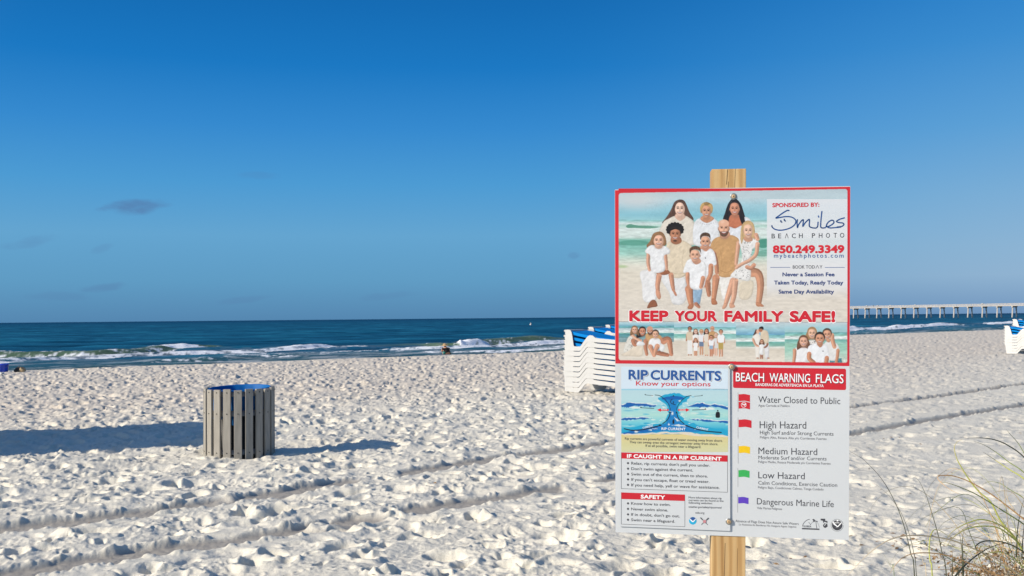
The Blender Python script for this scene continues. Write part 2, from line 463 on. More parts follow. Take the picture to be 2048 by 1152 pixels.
c = M.mix(.55, c, M.ramp(fine, [(.36, (.001, .022, .052)), (.5, (.004, .060, .125)), (.66, (.016, .125, .225))]))
mid = M.noise(.11, 5, M.obj((.6, 1.5, 1)), .65)
c = M.mix(.4, c, M.ramp(mid, [(.38, (.001, .026, .062)), (.62, (.012, .105, .19))]))
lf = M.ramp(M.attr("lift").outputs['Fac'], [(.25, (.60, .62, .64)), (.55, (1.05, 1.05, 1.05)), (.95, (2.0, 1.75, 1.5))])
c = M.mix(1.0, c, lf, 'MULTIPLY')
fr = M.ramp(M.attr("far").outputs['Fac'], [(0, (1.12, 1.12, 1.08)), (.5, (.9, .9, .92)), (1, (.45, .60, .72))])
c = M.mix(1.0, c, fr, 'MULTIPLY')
c = M.mix(M.attr("green").outputs['Fac'], c, (.075, .125, .080))
c = M.mix(M.attr("foam").outputs['Fac'], c, (.78, .80, .82))
M.l(c, M.b.inputs['Base Color'])
r = M.n('ShaderNodeMapRange'); r.inputs[3].default_value = .45; r.inputs[4].default_value = .9
M.l(M.attr("foam").outputs['Fac'], r.inputs[0]); M.l(r.outputs[0], M.b.inputs['Roughness'])
M.b.inputs['IOR'].default_value = 1.33
M.b.inputs['Specular IOR Level'].default_value = .03
M.bump(M.noise(1.6, 6, M.obj((.8, 1.4, 1)), .6), .8, .12)
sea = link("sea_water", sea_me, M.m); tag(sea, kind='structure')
del X, Y, Z, W, D, R, lift, swell, ph, far, foam, green, sh_x, sh_y, shore, chop, streak

# ------------------------------------------------------------------ litter bin
slat_m = paint("weathered_recycled_plastic", (.285, .265, .228), .75, .14, 9, .3, stretch=(6, 6, .6), bump=.15)
ring_m = paint("grey_steel", (.16, .165, .17), .55, .15, 20, metal=.4)
blue_m = paint("blue_plastic", (.0005, .105, .34), .6, .12, 6, .2)
screw_m = paint("dark_screw", (.05, .05, .05), .4, .1, 20, metal=.6)
g = ground(479, 919)
bx, by = g[0] * (1 + .36 / g[1]), g[1] + .36
bz = -.03
root = empty("litter_bin", (bx, by, bz), .07)
tag(root, "round litter bin of grey plastic slats with a blue liner, standing in the sand", "litter bin")
RB, HB = .352, .715
for k in range(20):
    a = 2 * math.pi * (k + .5) / 20
    M4 = Matrix.Rotation(a, 4, 'Z') @ Matrix.Translation((RB - .013, 0, 0))
    dz = .006 * math.sin(k * 2.4)
    bm = bmesh.new(); add_box(bm, -.013, .013, -.038, .038, -.15, HB + dz, .004, M4)
    s = bmobj("slat", bm, slat_m, root)
    for zz in (.09, .475, .685):
        bm = bmesh.new()
        bmesh.ops.create_cone(bm, cap_ends=True, segments=10, radius1=.0065, radius2=.005, depth=.006,
                              matrix=M4 @ Matrix.Translation((.0145, 0, zz)) @ Matrix.Rotation(math.pi / 2, 4, 'Y'))
        bmobj("screw", bm, screw_m, s)
for zz, hh in ((.07, .05), (.45, .055), (.645, .045)):
    bm = bmesh.new()
    add_lathe(bm, [(RB - .027, zz), (RB - .027, zz + hh), (RB - .034, zz + hh), (RB - .034, zz), (RB - .027, zz)], 60)
    bmobj("support_ring", bm, ring_m, root, True)
T = Matrix.Translation((.004, 0, .705)) @ Matrix.Rotation(math.radians(2.2), 4, 'X') @ Matrix.Rotation(math.radians(-.9), 4, 'Y')
bm = bmesh.new()
add_lathe(bm, [(.285, -.82), (.288, -.10), (.284, -.10), (.280, -.80), (.0005, -.80)], 48, M=T)
bmobj("drum", bm, paint("dark_grey_plastic", (.018, .02, .024), .6, .1, 8), root, True)
bm = bmesh.new()
vs = add_lathe(bm, [(.292, -.26), (.2925, -.17), (.294, -.08), (.300, -.03), (.309, -.016), (.312, -.006), (.312, .006), (.306, .012), (.298, .010), (.293, 0), (.279, -.09), (.274, -.72), (.05, -.76), (0.0005, -.76)], 96)
for v in vs:                                             # the bag hangs down unevenly over the drum and is creased
    a = math.atan2(v.co.y, v.co.x)
    if v.co.z < -.05 and math.hypot(v.co.x, v.co.y) > .2902:
        f = (-.05 - v.co.z) / .21
        v.co.z -= f * .10 * (math.sin(3 * a + 1) * .6 + math.sin(7 * a) * .4)
        k = 1 + f * .012 * math.sin(23 * a); v.co.x *= k; v.co.y *= k
    elif v.co.z < -.05 and v.co.z > -.74:
        k = 1 + .018 * math.sin(17 * a + 9 * v.co.z); v.co.x *= k; v.co.y *= k
bmesh.ops.transform(bm, matrix=T, verts=vs)
bmobj("liner", bm, blue_m, root, True)

# ------------------------------------------------------------------ unseen stand-in hut, added to cast the long shadow beside the bin
hut_m = paint("white_painted_boards", (.62, .62, .60), .6, .08, 4, stretch=(1, 1, 8), bump=.1)
trim_m = paint("blue_painted_trim", (.03, .15, .42), .5, .1, 8)
hx, hy = ground(0, 889)[:2]
HD = np.array([-.88, -.47]) / math.hypot(.88, .47)
hp = np.array([hx, hy]) + HD * 2.6
hut = empty("shadow_hut", (hp[0], hp[1], 0), math.atan2(.47, .88))
tag(hut, "unseen white gabled hut with blue door, added to cast the shadow beside the bin", "hut")
HW, HH = 1.2, 2.1
def gable(bm, x0, x1, hw, z0, ze, zr):
    v = [bm.verts.new(p) for x in (x0, x1) for p in ((x, -hw, z0), (x, hw, z0), (x, hw, ze), (x, 0, zr), (x, -hw, ze))]
    bm.faces.new(v[4::-1]); bm.faces.new(v[5:])
    for i in range(5): bm.faces.new((v[i], v[(i + 1) % 5], v[5 + (i + 1) % 5], v[5 + i]))
bm = bmesh.new(); gable(bm, -.6, .6, HW, -.3, HH, HH + .38); bmobj("wall", bm, hut_m, hut)
bm = bmesh.new()
for s in (-1, 1):
    L = math.hypot(HW, .38)
    Mr = Matrix.Translation((0, 0, HH + .385)) @ Matrix.Rotation(-s * math.atan2(.38, HW), 4, 'X')
    add_box(bm, -.68, .68, min(0, s * (L + .08)), max(0, s * (L + .08)), .004, .03, 0, Mr)
bmobj("roof", bm, trim_m, hut)
bm = bmesh.new(); add_box(bm, .602, .63, -.36, .36, .05, 1.9, .004); dr = bmobj("door", bm, trim_m, hut)
bm = bmesh.new(); add_box(bm, .632, .66, .22, .27, .95, 1.05, .005); bmobj("handle", bm, ring_m, dr)

# ------------------------------------------------------------------ stacked sun loungers
resin_m = paint("white_resin", (.44, .44, .427), .42, .03, 8, .4)
sling_m = Mat("blue_sling_mesh")
w = sling_m.n('ShaderNodeTexWave', bands_direction='Y'); w.inputs['Scale'].default_value = 60
sling_m.l(sling_m.obj(), w.inputs['Vector'])
sling_m.l(sling_m.ramp(w.outputs[0], [(.2, (.0008, .140, .42)), (.8, (.001, .195, .55))]), sling_m.b.inputs['Base Color'])
sling_m.b.inputs['Roughness'].default_value = .8; sling_m.b.inputs['Specular IOR Level'].default_value = .1
sling_m = sling_m.m
LW = .64
def rail_top(s): return .236 - .065 * (s - .72)
OUT = [(-.034, .335), (-.036, .362), (-.03, .382), (.04, .386), (.10, .372), (.125, .33), (.15, .26), (.19, .12), (.205, .088), (.225, .082), (.345, .082), (.37, .092),
       (.43, .168), (.495, .245), (.525, .272), (.57, .287), (.63, .283), (.665, .262), (.70, .240), (.76, .233), (1.45, rail_top(1.45)), (1.52, .172), (1.58, .10), (1.60, .082),
       (1.72, .082), (1.76, .15), (1.80, .24), (1.86, .26), (1.90, .24), (1.90, .20), (1.885, .13), (1.87, .0), (1.56, .0), (1.53, .02), (1.45, .113), (1.38, .129),
       (.72, .162), (.54, .170), (.505, .155), (.37, .010), (.342, .002), (.05, .0), (.03, .02), (.0, .22), (-.012, .29), (-.03, .308), (-.032, .318)]
def side_frame(y0, sgn):
    bm = bmesh.new()
    fl = lambda z: y0 + sgn * .125 * (.386 - z)
    a = [bm.verts.new((s, fl(z), z)) for s, z in OUT]
    b = [bm.verts.new((s, fl(z) - sgn * .0105, z)) for s, z in OUT]
    from mathutils.geometry import tessellate_polygon
    for t in tessellate_polygon([[Vector((s, z, 0)) for s, z in OUT]]):
        bm.faces.new([a[i] for i in t]); bm.faces.new([b[i] for i in t][::-1])
    n = len(OUT)
    for i in range(n):
        f = (a[i], b[i], b[(i + 1) % n], a[(i + 1) % n])
        bm.faces.new(f if sgn > 0 else f[::-1])
    # inward lip along the top of the rail
    for (s0, z0), (s1, z1) in zip(OUT[17:20], OUT[18:21]):
        q = [bm.verts.new(p) for p in ((s0, fl(z0) - sgn * .0105, z0 - .004), (s1, fl(z1) - sgn * .0105, z1 - .004), (s1, y0 - sgn * .03, z1 - .004), (s0, y0 - sgn * .03, z0 - .004))]
        bm.faces.new(q)
    bmesh.ops.recalc_face_normals(bm, faces=bm.faces)
    return bm
def sling_bm():
    bm = bmesh.new()
    prof = [(-.03, .368), (.10, .352), (.25, .325), (.42, .298), (.58, .272), (.75, .248), (1.1, .222), (1.5, .196), (1.84, .19)]
    ys = [.03, .06, .18, LW / 2, LW - .18, LW - .06, LW - .03]
    top, bot = [], []
    for s, z in prof:
        top.append([bm.verts.new((s, y, z - .016 * (1 - ((y - LW / 2) / (LW / 2)) ** 2))) for y in ys])
        bot.append([bm.verts.new((s, y, z - (.055 if s < .5 else .022))) for y in ys])
    n, m = len(prof), len(ys)
    for i in range(n - 1):
        for j in range(m - 1):
            bm.faces.new((top[i][j], top[i + 1][j], top[i + 1][j + 1], top[i][j + 1]))
            bm.faces.new((bot[i][j], bot[i][j + 1], bot[i + 1][j + 1], bot[i + 1][j]))
        bm.faces.new((top[i][0], bot[i][0], bot[i + 1][0], top[i + 1][0]))
        bm.faces.new((top[i][-1], top[i + 1][-1], bot[i + 1][-1], bot[i][-1]))
    bm.faces.new([v for v in top[0]] + [v for v in bot[0][::-1]])
    bm.faces.new([v for v in top[-1][::-1]] + [v for v in bot[-1]])
    bmesh.ops.recalc_face_normals(bm, faces=bm.faces)
    return bm
proto = empty("sun_lounger", (0, 0, 0))
bmobj("side_frame", side_frame(0, -1), resin_m, proto)
bmobj("side_frame", side_frame(LW, 1), resin_m, proto)
bmobj("sling", sling_bm(), sling_m, proto)
for s, z in ((-.05, .362), (1.87, .215)):
    bm = bmesh.new(); add_tube(bm, [(s, .004, z), (s, .15, z + .004), (s, LW - .15, z + .004), (s, LW - .004, z)], .022, 10)
    bmobj("end_bar", bm, resin_m, proto, True)
def copy_tree(o, parent=None):
    c = o.copy(); C.objects.link(c); c.parent = parent
    for ch in list(o.children): copy_tree(ch, c)
    return c
NTH = ["topmost", "second from the top", "third from the top", "fourth from the top", "fifth from the top", "sixth from the top", "seventh from the top", "eighth from the top", "ninth from the top"]
first = True
for px, dist, n, where, grp in (
        (1133, 18.35, 9, "in the near stack left of the signboard", "loungers in the near stack"),
        (1180, 24.4, 9, "in the half hidden middle stack", "loungers in the second stack"),
        (1214, 30.6, 9, "in the farthest stack beside the sign", "loungers in the third stack"),
        (2011.5, 33.9, 7, "in the right edge front stack", "loungers in the right hand stack"),
        (2028, 40.5, 9, "in the right edge rear stack", "loungers in the right rear stack")):
    p = at(px, 640, dist)
    zg = float(sand_base(np.array([p[0]]), np.array([p[1]]))[0][0])
    for k in range(n):
        o = proto if first else copy_tree(proto); first = False
        lv = n - 1 - k                                  # k = 0 is the top one
        jx, jy = .002 * math.sin(k * 2.1 + px), .002 * math.cos(k * 1.7 + px)
        lean = -.0045 * k
        o.location = (p[0] + jx + lean, p[1] + jy + lean * .3, zg + .005 + lv * .0935)
        o.rotation_euler = (0, 0, math.radians(-45) + .0015 * math.sin(k * 3.3))
        low = NTH[k] if k < n - 1 else "lowest"
        o['label'] = "white lounger, blue sling, %s %s" % (low, where)
        o['category'] = "sun lounger"; o['group'] = grp

# ------------------------------------------------------------------ fishing pier
conc_m = paint("pale_concrete", (.40, .375, .34), .85, .12, .6)
rail_m = paint("bleached_timber", (.43, .40, .36), .8, .12, 1.5)
P0 = at(1711.5, 629, 700); P1 = at(2029, 626.5, 600)
step = (P1 - P0)[:2] / 12; sl = np.linalg.norm(step); ax = step / sl
ang = math.atan2(ax[1], ax[0])
pier = empty("fishing_pier", (P0[0], P0[1], SEA), ang)
tag(pier, "long pale concrete fishing pier on splayed piles running out to sea", "pier")
DZ = 5.66 - SEA; PWD = 2.2              # deck underside, half width
i0, i1 = -15, 20
bm = bmesh.new(); add_box(bm, i0 * sl - 2, i1 * sl, -PWD - .35, PWD + .35, DZ + .01, DZ + .62); bmobj("deck", bm, conc_m, pier)
bm = bmesh.new()
for s in (-1, 1):
    y = s * (PWD + .25)
    for z in (.9, 1.25, 1.6): add_box(bm, i0 * sl - 2, i1 * sl, y - .05, y + .05, DZ + z - .075, DZ + z + .075)
    x = i0 * sl - 2
    while x < i1 * sl:
        add_box(bm, x - .08, x + .08, y - .07, y + .07, DZ + .621, DZ + 1.72); x += sl / 5
bmobj("railing", bm, rail_m, pier)
bm = bmesh.new()
for x, y in ((sl * 1.15, -1.9), (sl * 2.05, -1.9), (sl * 3.1, -1.9), (sl * 5.1, -1.9), (sl * 10, -1.9)):
    add_box(bm, x - .5, x + .5, y - .35, y + .35, DZ + 1.1, DZ + 2.0, .05)
bmobj("white_box", bm, resin_m, pier)  # plain white boxes for the pale dots along the railing
bb = None
for i in range(i0, i1):
    if bb is None:
        bm = bmesh.new(); add_box(bm, -.5, .5, -PWD - .3, PWD + .3, DZ - .85, DZ, .05)
        bb = bmobj("pile_cap", bm, conc_m, pier); caps = bb
        piles = []
        for s in (-1, 1):
            bm = bmesh.new(); add_tube(bm, [(0, s * 2.75, -3), (0, s * 1.75, DZ - .84)], [.46, .40], 12)
            piles.append(bmobj("pile", bm, conc_m, bb, True))
    else:
        cps = bb.copy(); C.objects.link(cps); cps.parent = pier
        for q in piles:
            r = q.copy(); C.objects.link(r); r.parent = cps
        caps = cps
    caps.location = (i * sl, 0, 0)

# ------------------------------------------------------------------ small far things
p = ground(1061.5, 650, SEA)
buoy = empty("buoy", (p[0], p[1], SEA))
tag(buoy, "tiny white buoy floating far out on the dark blue water", "buoy")
bm = bmesh.new(); add_lathe(bm, [(.01, -.3), (.28, -.2), (.4, .05), (.38, .3), (.25, .5), (.1, .58), (.01, .6)], 20); bmobj("float", bm, resin_m, buoy, True)
bm = bmesh.new(); add_tube(bm, [(0, 0, .55), (0, 0, .95)], .05, 8); bmobj("staff", bm, resin_m, buoy, True)

p = ground(6.5, 744.5); z = sz(p[0], p[1])
bk = empty("bucket", (p[0], p[1], z - .01))
tag(bk, "bright blue plastic bucket standing on the beach crest at the left picture edge", "bucket")
bm = bmesh.new()
add_lathe(bm, [(.001, .004), (.118, .004), (.138, .215), (.147, .218), (.147, .245), (.138, .246), (.134, .235), (.115, .012), (.001, .012)], 32)
bmobj("shell", bm, paint("royal_blue_plastic", (.010, .055, .52), .35, .08, 8), bk, True)
bm = bmesh.new(); add_tube(bm, [(.148 * math.cos(t), -.01 - .10 * math.sin(t), .225 - .11 * math.sin(t)) for t in np.linspace(0, math.pi, 14)], .004, 6)
bmobj("handle", bm, ring_m, bk, True)

def rag(name, ctr, rx, ry, rz, mat, seed, parent=None):
    bm = bmesh.new(); bmesh.ops.create_icosphere(bm, subdivisions=3, radius=1)
    r2 = random.Random(seed); ph = [r2.uniform(0, 6) for _ in range(6)]
    for v in bm.verts:
        c = v.co; k = 1 + .16 * math.sin(5 * c.x + ph[0]) * math.cos(4 * c.y + ph[1]) + .12 * math.sin(9 * c.z + 7 * c.x + ph[2]) + .07 * math.sin(13 * c.y + ph[3])
        zz = max(c.z, -.35)
        v.co = Vector((ctr[0] + c.x * rx * k, ctr[1] + c.y * ry * k, ctr[2] + (zz + .35) * rz * k))
    return bmobj(name, bm, mat, parent, True)
p = ground(9, 747); z = sz(p[0], p[1])
o = empty("crumpled_cloth", (p[0] + .02, p[1] - .17, z)); tag(o, "small crumpled white cloth lying against the foot of the blue bucket", "cloth")
rag("fold", (0, 0, -.01), .07, .05, .055, resin_m, 3, o)
p = ground(37, 744); z = sz(p[0], p[1])
bg_ = empty("beach_bag", (p[0], p[1] + .1, z)); tag(bg_, "dark slumped beach bag with a tan flap, lying beside the blue bucket", "bag")
rag("body", (-.06, 0, -.01), .10, .09, .085, paint("dark_canvas", (.035, .032, .03), .9, .3, 30), 5, bg_)
rag("flap", (.055, -.02, 0), .085, .07, .085, paint("tan_canvas", (.42, .30, .16), .85, .2, 30), 9, bg_)
bm = bmesh.new(); add_tube(bm, [(-.15, 0, .02), (-.12, -.01, .11), (-.03, -.02, .135), (.06, -.02, .125), (.13, 0, .10), (.15, 0, .01)], .008, 6)
bmobj("strap", bm, paint("brown_strap", (.10, .055, .03), .7), bg_, True)

# ------------------------------------------------------------------ people
def skinned(name, verts, edges, radii, mat, parent, sub=1):
    me = bpy.data.meshes.new(name); me.from_pydata(verts, edges, [])
    o = link(name, me, mat, parent)
    sk = o.modifiers.new("skin", 'SKIN'); sk.use_smooth_shade = True
    if not me.skin_vertices: me.skin_vertices.new(name="")
    for i, r in enumerate(radii):
        sv = me.skin_vertices[0].data[i]
        sv.radius = (r, r) if isinstance(r, (int, float)) else r
        sv.use_root = (i == 0)
    ss = o.modifiers.new("sub", 'SUBSURF'); ss.levels = sub; ss.render_levels = sub
    return o
skin_m = paint("sunburnt_skin", (.50, .25, .17), .55, .08, 20)
p = at(893, 700, 46.5); zg = sand_base(np.array([p[0]]), np.array([p[1]]))[0][0]
per = empty("person", (p[0], p[1], -.33), .15)
per.scale = (.80, .72, .60)
tag(per, "person in a black top and straw hat sitting at the water's edge, seen from behind", "person")
# sits with the back to the camera, leaning to the left, knees drawn up towards the sea (+y)
V = [(0.04, 0, .13), (.02, .01, .30), (-.03, .03, .47), (-.06, .05, .57), (-.075, .06, .64), (-.085, .08, .75),       # pelvis..neck, head
     (-.21, .05, .52), (-.27, .12, .33), (-.23, .30, .25), (-.20, .36, .24),                                            # left arm
     (.10, .06, .53), (.19, .14, .34), (.14, .32, .28), (.10, .38, .27),                                                # right arm
     (-.09, .06, .11), (-.15, .36, .42), (-.16, .52, .08), (-.17, .64, .04),                                            # left leg
     (.15, .06, .11), (.14, .36, .42), (.13, .52, .08), (.13, .64, .04)]                                                # right leg
E_ = [(0, 1), (1, 2), (2, 3), (3, 4), (4, 5), (3, 6), (6, 7), (7, 8), (8, 9), (3, 10), (10, 11), (11, 12), (12, 13),
      (0, 14), (14, 15), (15, 16), (16, 17), (0, 18), (18, 19), (19, 20), (20, 21)]
Rr = [.12, .11, .12, .08, (.055, .055), (.085, .10), .06, .045, .035, .03, .06, .045, .035, .03,
      .10, .068, .045, .035, .10, .068, .045, .035]
skinned("body", V, E_, Rr, skin_m, per)
black_m = paint("black_cotton", (.008, .008, .010), .9, .2, 30); teal_m = paint("teal_swim_shorts", (.02, .16, .15), .8, .15, 30)
skinned("top", [(.035, -.005, .20), (.02, .005, .32), (-.03, .025, .47), (-.055, .045, .555), (-.19, .05, .52), (-.245, .10, .40), (.09, .06, .53), (.165, .11, .41)],
        [(0, 1), (1, 2), (2, 3), (3, 4), (4, 5), (3, 6), (6, 7)], [.185, .175, .18, .10, .085, .07, .085, .07], black_m, per)
skinned("shorts", [(.04, 0, .12), (.04, .02, .20), (-.10, .08, .13), (-.13, .25, .31), (.16, .08, .13), (.145, .25, .31)],
        [(0, 1), (0, 2), (2, 3), (0, 4), (4, 5)], [.19, .18, .125, .10, .125, .10], teal_m, per)
straw_m = paint("straw_hat", (.40, .26, .13), .85, .15, 60)
bm = bmesh.new()
add_lathe(bm, [(.001, .125), (.06, .12), (.095, .09), (.105, .02), (.12, .0), (.20, -.025), (.21, -.03), (.20, -.036), (.12, -.012), (.10, -.004)], 28,
          M=Matrix.Translation((-.09, .08, .775)) @ Matrix.Rotation(math.radians(-12), 4, 'Y') @ Matrix.Rotation(math.radians(8), 4, 'X'))
bmobj("hat", bm, straw_m, per, True)
# somebody standing on the pier
q = P0[:2] + step * 1.55
per2 = empty("person", (q[0], q[1], DZ + SEA + .62), 0); tag(per2, "tiny dark figure standing on the pier deck against the sky", "person")
skinned("body", [(0, 0, .95), (0, 0, 1.2), (0, 0, 1.42), (0, 0, 1.52), (0, 0, 1.68), (-.21, 0, 1.40), (-.27, .03, 1.1), (-.25, -.08, .85), (.21, 0, 1.40), (.27, .03, 1.1), (.25, -.08, .85),
                 (-.10, 0, .88), (-.12, -.02, .48), (-.12, .02, .06), (-.12, -.16, .03), (.10, 0, .88), (.12, -.02, .48), (.12, .02, .06), (.12, -.16, .03)],
        [(0, 1), (1, 2), (2, 3), (3, 4), (2, 5), (5, 6), (6, 7), (2, 8), (8, 9), (9, 10), (0, 11), (11, 12), (12, 13), (13, 14), (0, 15), (15, 16), (16, 17), (17, 18)],
        [(.16, .11), (.15, .1), (.17, .11), .06, (.085, .1), .06, .045, .04, .06, .045, .04, .09, .065, .05, .04, .09, .065, .05, .04],
        paint("dark_clothing", (.05, .05, .055), .9), per2)

# ------------------------------------------------------------------ dune grass
def blade_mat(name, col, tip):
    M = Mat(name); a = M.attr("along")
    c = M.ramp(a.outputs['Fac'], [(0, col), (.55, col), (1, tip)])
    M.l(c, M.b.inputs['Base Color']); M.b.inputs['Roughness'].default_value = .55
    return M.m
G_ = blade_mat("green_grass_blade", (.19, .24, .06), (.30, .28, .10))
Y_ = blade_mat("yellow_green_blade", (.40, .42, .09), (.46, .36, .15))
O_ = blade_mat("dry_orange_blade", (.60, .33, .12), (.66, .46, .25))
T_ = blade_mat("dry_straw_blade", (.58, .45, .26), (.64, .53, .36))
D_ = blade_mat("dark_grass_blade", (.045, .052, .022), (.12, .11, .05))
def spline(P, n):
    P = [np.array(p, float) for p in P]; P = [2 * P[0] - P[1]] + P + [2 * P[-1] - P[-2]]
    out = []
    for i in range(1, len(P) - 2):
        for t in np.linspace(0, 1, n, endpoint=False):
            a, b, c, d = P[i - 1:i + 3]
            out.append(.5 * (2 * b + (c - a) * t + (2 * a - 5 * b + 4 * c - d) * t * t + (3 * b - a - 3 * c + d) * t ** 3))
    return out + [P[-2]]
def blade(pts, rad, mat, parent, taper=.85):
    pts = spline(pts, 6); n = len(pts)
    bm = bmesh.new()
    add_tube(bm, pts, [max(rad * (1 - taper * (i / (n - 1)) ** 1.4), .0004) for i in range(n)], 4)
    me = bpy.data.meshes.new("blade"); bm.to_mesh(me); bm.free()
    set_attr(me, "along", np.repeat(np.arange(n) / (n - 1), 4))
    return link("blade", me, mat, parent, True)
GD = .78
def gz(px, py, d0, d1, n):
    """points read from the photo at zoom 3.944 and given real depths from d0 (root) to d1 (tip)"""
    d0, d1 = d0 * GD, d1 * GD
    return [at(1690 + a / 3.944, 860 + b / 3.944, d0 + (d1 - d0) * i / max(1, n - 1)) for i, (a, b) in enumerate(zip(px, py))]
BL = [  # (material, radius mm, root depth, tip depth, points root -> tip)
 ('Y', 4.2, 5.2, 5.3, [(1400, 950), (1340, 850), (1230, 720), (1150, 570), (1060, 490), (985, 400), (910, 280), (880, 220), (862, 140), (885, 95), (930, 70)]),
 ('D', 3.4, 5.4, 5.0, [(1560, 420), (1412, 215), (1280, 118), (1190, 80), (1120, 66), (1040, 62), (960, 64)]),
 ('G', 3.0, 5.4, 5.6, [(1600, 520), (1412, 335), (1300, 258), (1190, 175), (1100, 120), (1010, 86)]),
 ('Y', 3.6, 5.3, 5.6, [(1600, 560), (1412, 385), (1290, 308), (1190, 240), (1090, 175)]),
 ('O', 3.4, 5.2, 4.9, [(1480, 760), (1330, 640), (1200, 540), (1080, 460), (960, 398), (860, 364), (790, 358), (742, 362), (733, 385), (770, 425), (830, 470), (900, 505)]),
 ('G', 3.6, 5.3, 5.1, [(1500, 840), (1412, 745), (1250, 640), (1100, 545), (1000, 490), (900, 448), (810, 418), (745, 410)]),
 ('Y', 3.8, 5.2, 4.9, [(1380, 900), (1310, 840), (1210, 772), (1080, 758), (980, 775), (900, 812), (840, 862), (800, 920)]),
 ('Y', 3.4, 5.2, 5.0, [(1380, 900), (1290, 800), (1200, 738), (1080, 706), (990, 725), (900, 765), (830, 820), (790, 890)]),
 ('D', 3.4, 5.1, 4.7, [(1470, 1010), (1412, 965), (1330, 915), (1240, 884), (1150, 874), (1080, 882), (1035, 910), (1032, 935), (1090, 975), (1140, 1020), (1170, 1070), (1190, 1100)]),
 ('D', 3.6, 4.7, 5.2, [(840, 1190), (920, 1095), (1000, 1020), (1080, 962), (1160, 920), (1260, 892), (1360, 884)]),
 ('T', 3.8, 5.0, 4.4, [(1470, 1230), (1390, 1152), (1250, 1055), (1120, 985), (1000, 930), (850, 872), (740, 848), (650, 836), (560, 831), (470, 836), (390, 852), (300, 892), (200, 965), (110, 1050), (20, 1150)]),
 ('O', 3.6, 4.9, 4.5, [(1320, 1200), (1150, 1120), (1000, 1058), (880, 1012), (760, 980), (640, 969), (540, 975), (460, 1005), (400, 1062), (355, 1130)]),
 ('O', 2.4, 5.0, 4.7, [(1350, 1180), (1150, 1130), (900, 1108), (780, 1100), (640, 1102)]),
 ('T', 2.6, 5.2, 5.5, [(1400, 960), (1270, 930), (1110, 830), (1010, 760), (950, 735), (860, 690), (800, 655)]),
 ('G', 2.6, 5.1, 4.7, [(1120, 1190), (1000, 1110), (880, 1050), (760, 975), (660, 920), (560, 868), (510, 845)]),
 ('T', 2.0, 5.1, 4.9, [(1300, 1000), (1200, 900), (1050, 850), (960, 830), (900, 770), (700, 790), (640, 770)]),
 ('D', 2.8, 5.2, 5.3, [(1350, 1000), (1354, 930), (1360, 800), (1375, 690), (1395, 600), (1420, 530)]),
 ('D', 2.6, 5.2, 5.3, [(1395, 1010), (1400, 900), (1408, 800), (1420, 680)]),
 ('T', 2.2, 5.2, 5.0, [(1420, 860), (1300, 780), (1180, 740), (1060, 735), (960, 760), (880, 830), (840, 890)]),
 ('T', 1.8, 5.2, 5.1, [(1420, 620), (1330, 500), (1250, 480), (1180, 492), (1120, 520)]),
 ('G', 2.0, 5.3, 5.5, [(1500, 640), (1412, 540), (1300, 470), (1240, 430), (1190, 412), (1130, 408), (1080, 440)]),
 ('T', 1.8, 5.0, 4.9, [(1300, 1030), (1180, 960), (1060, 880), (980, 872), (930, 900), (900, 950)]),
 ('Y', 2.4, 5.1, 4.8, [(1440, 1120), (1330, 1010), (1240, 966), (1140, 970), (1060, 1000), (1010, 1050)]),
 ('T', 2.0, 5.2, 5.4, [(1420, 700), (1360, 660), (1290, 560), (1270, 480), (1290, 400)]),
 ('G', 2.2, 5.4, 5.8, [(1520, 330), (1440, 230), (1370, 110), (1300, 30), (1270, -10)]),
]
MB = dict(G=G_, Y=Y_, O=O_, T=T_, D=D_)
rp = at(1690 + 1400 / 3.944, 860 + 985 / 3.944, 5.25 * GD)
rp[2] = sz(rp[0], rp[1]) - .01
clump = empty("dune_grass", tuple(rp)); tag(clump, "large arching clump of green and straw dune grass at the lower right corner", "grass clump")
def place(bl, parent, base):
    o = blade([q - base for q in bl[0]], bl[1], bl[2], parent); return o
for m, r, d0, d1, pts in BL:
    xs, ys = zip(*pts)
    place((gz(xs, ys, d0, d1, len(pts)), r / 1000 * 1.0, MB[m]), clump, rp)
r3 = random.Random(5)
for k in range(64):                                           # short tangled stems at the heart of the clump
    a = r3.uniform(0, 6.28); L = r3.uniform(.12, .42); up = r3.uniform(.06, .32)
    st = Vector((r3.gauss(.1, .11), r3.gauss(.05, .12), -.05))
    en = st + Vector((math.cos(a) * L, math.sin(a) * L, up * .55)); mid = st + Vector((math.cos(a) * L * .35, math.sin(a) * L * .35, up))
    o = blade([st, (st + mid) / 2 + Vector((0, 0, .04)), mid, en], r3.uniform(.0009, .0021), MB[r3.choice('GYTTOD')], clump)
for k in range(18):                                           # long thin arching blades
    a = r3.gauss(math.pi, .75); L = r3.uniform(.25, .65); up = r3.uniform(.15, .55)
    st = Vector((r3.gauss(.04, .07), r3.gauss(.03, .07), -.05)); dr_ = Vector((math.cos(a), math.sin(a) * .7, 0))
    pts = [st, st + dr_ * L * .22 + Vector((0, 0, up * .62)), st + dr_ * L * .55 + Vector((0, 0, up)), st + dr_ * L * .85 + Vector((0, 0, up * .88)), st + dr_ * L + Vector((0, 0, up * r3.uniform(.35, .75)))]
    blade(pts, r3.uniform(.0009, .0019), MB[r3.choice('GYTTOY')], clump)
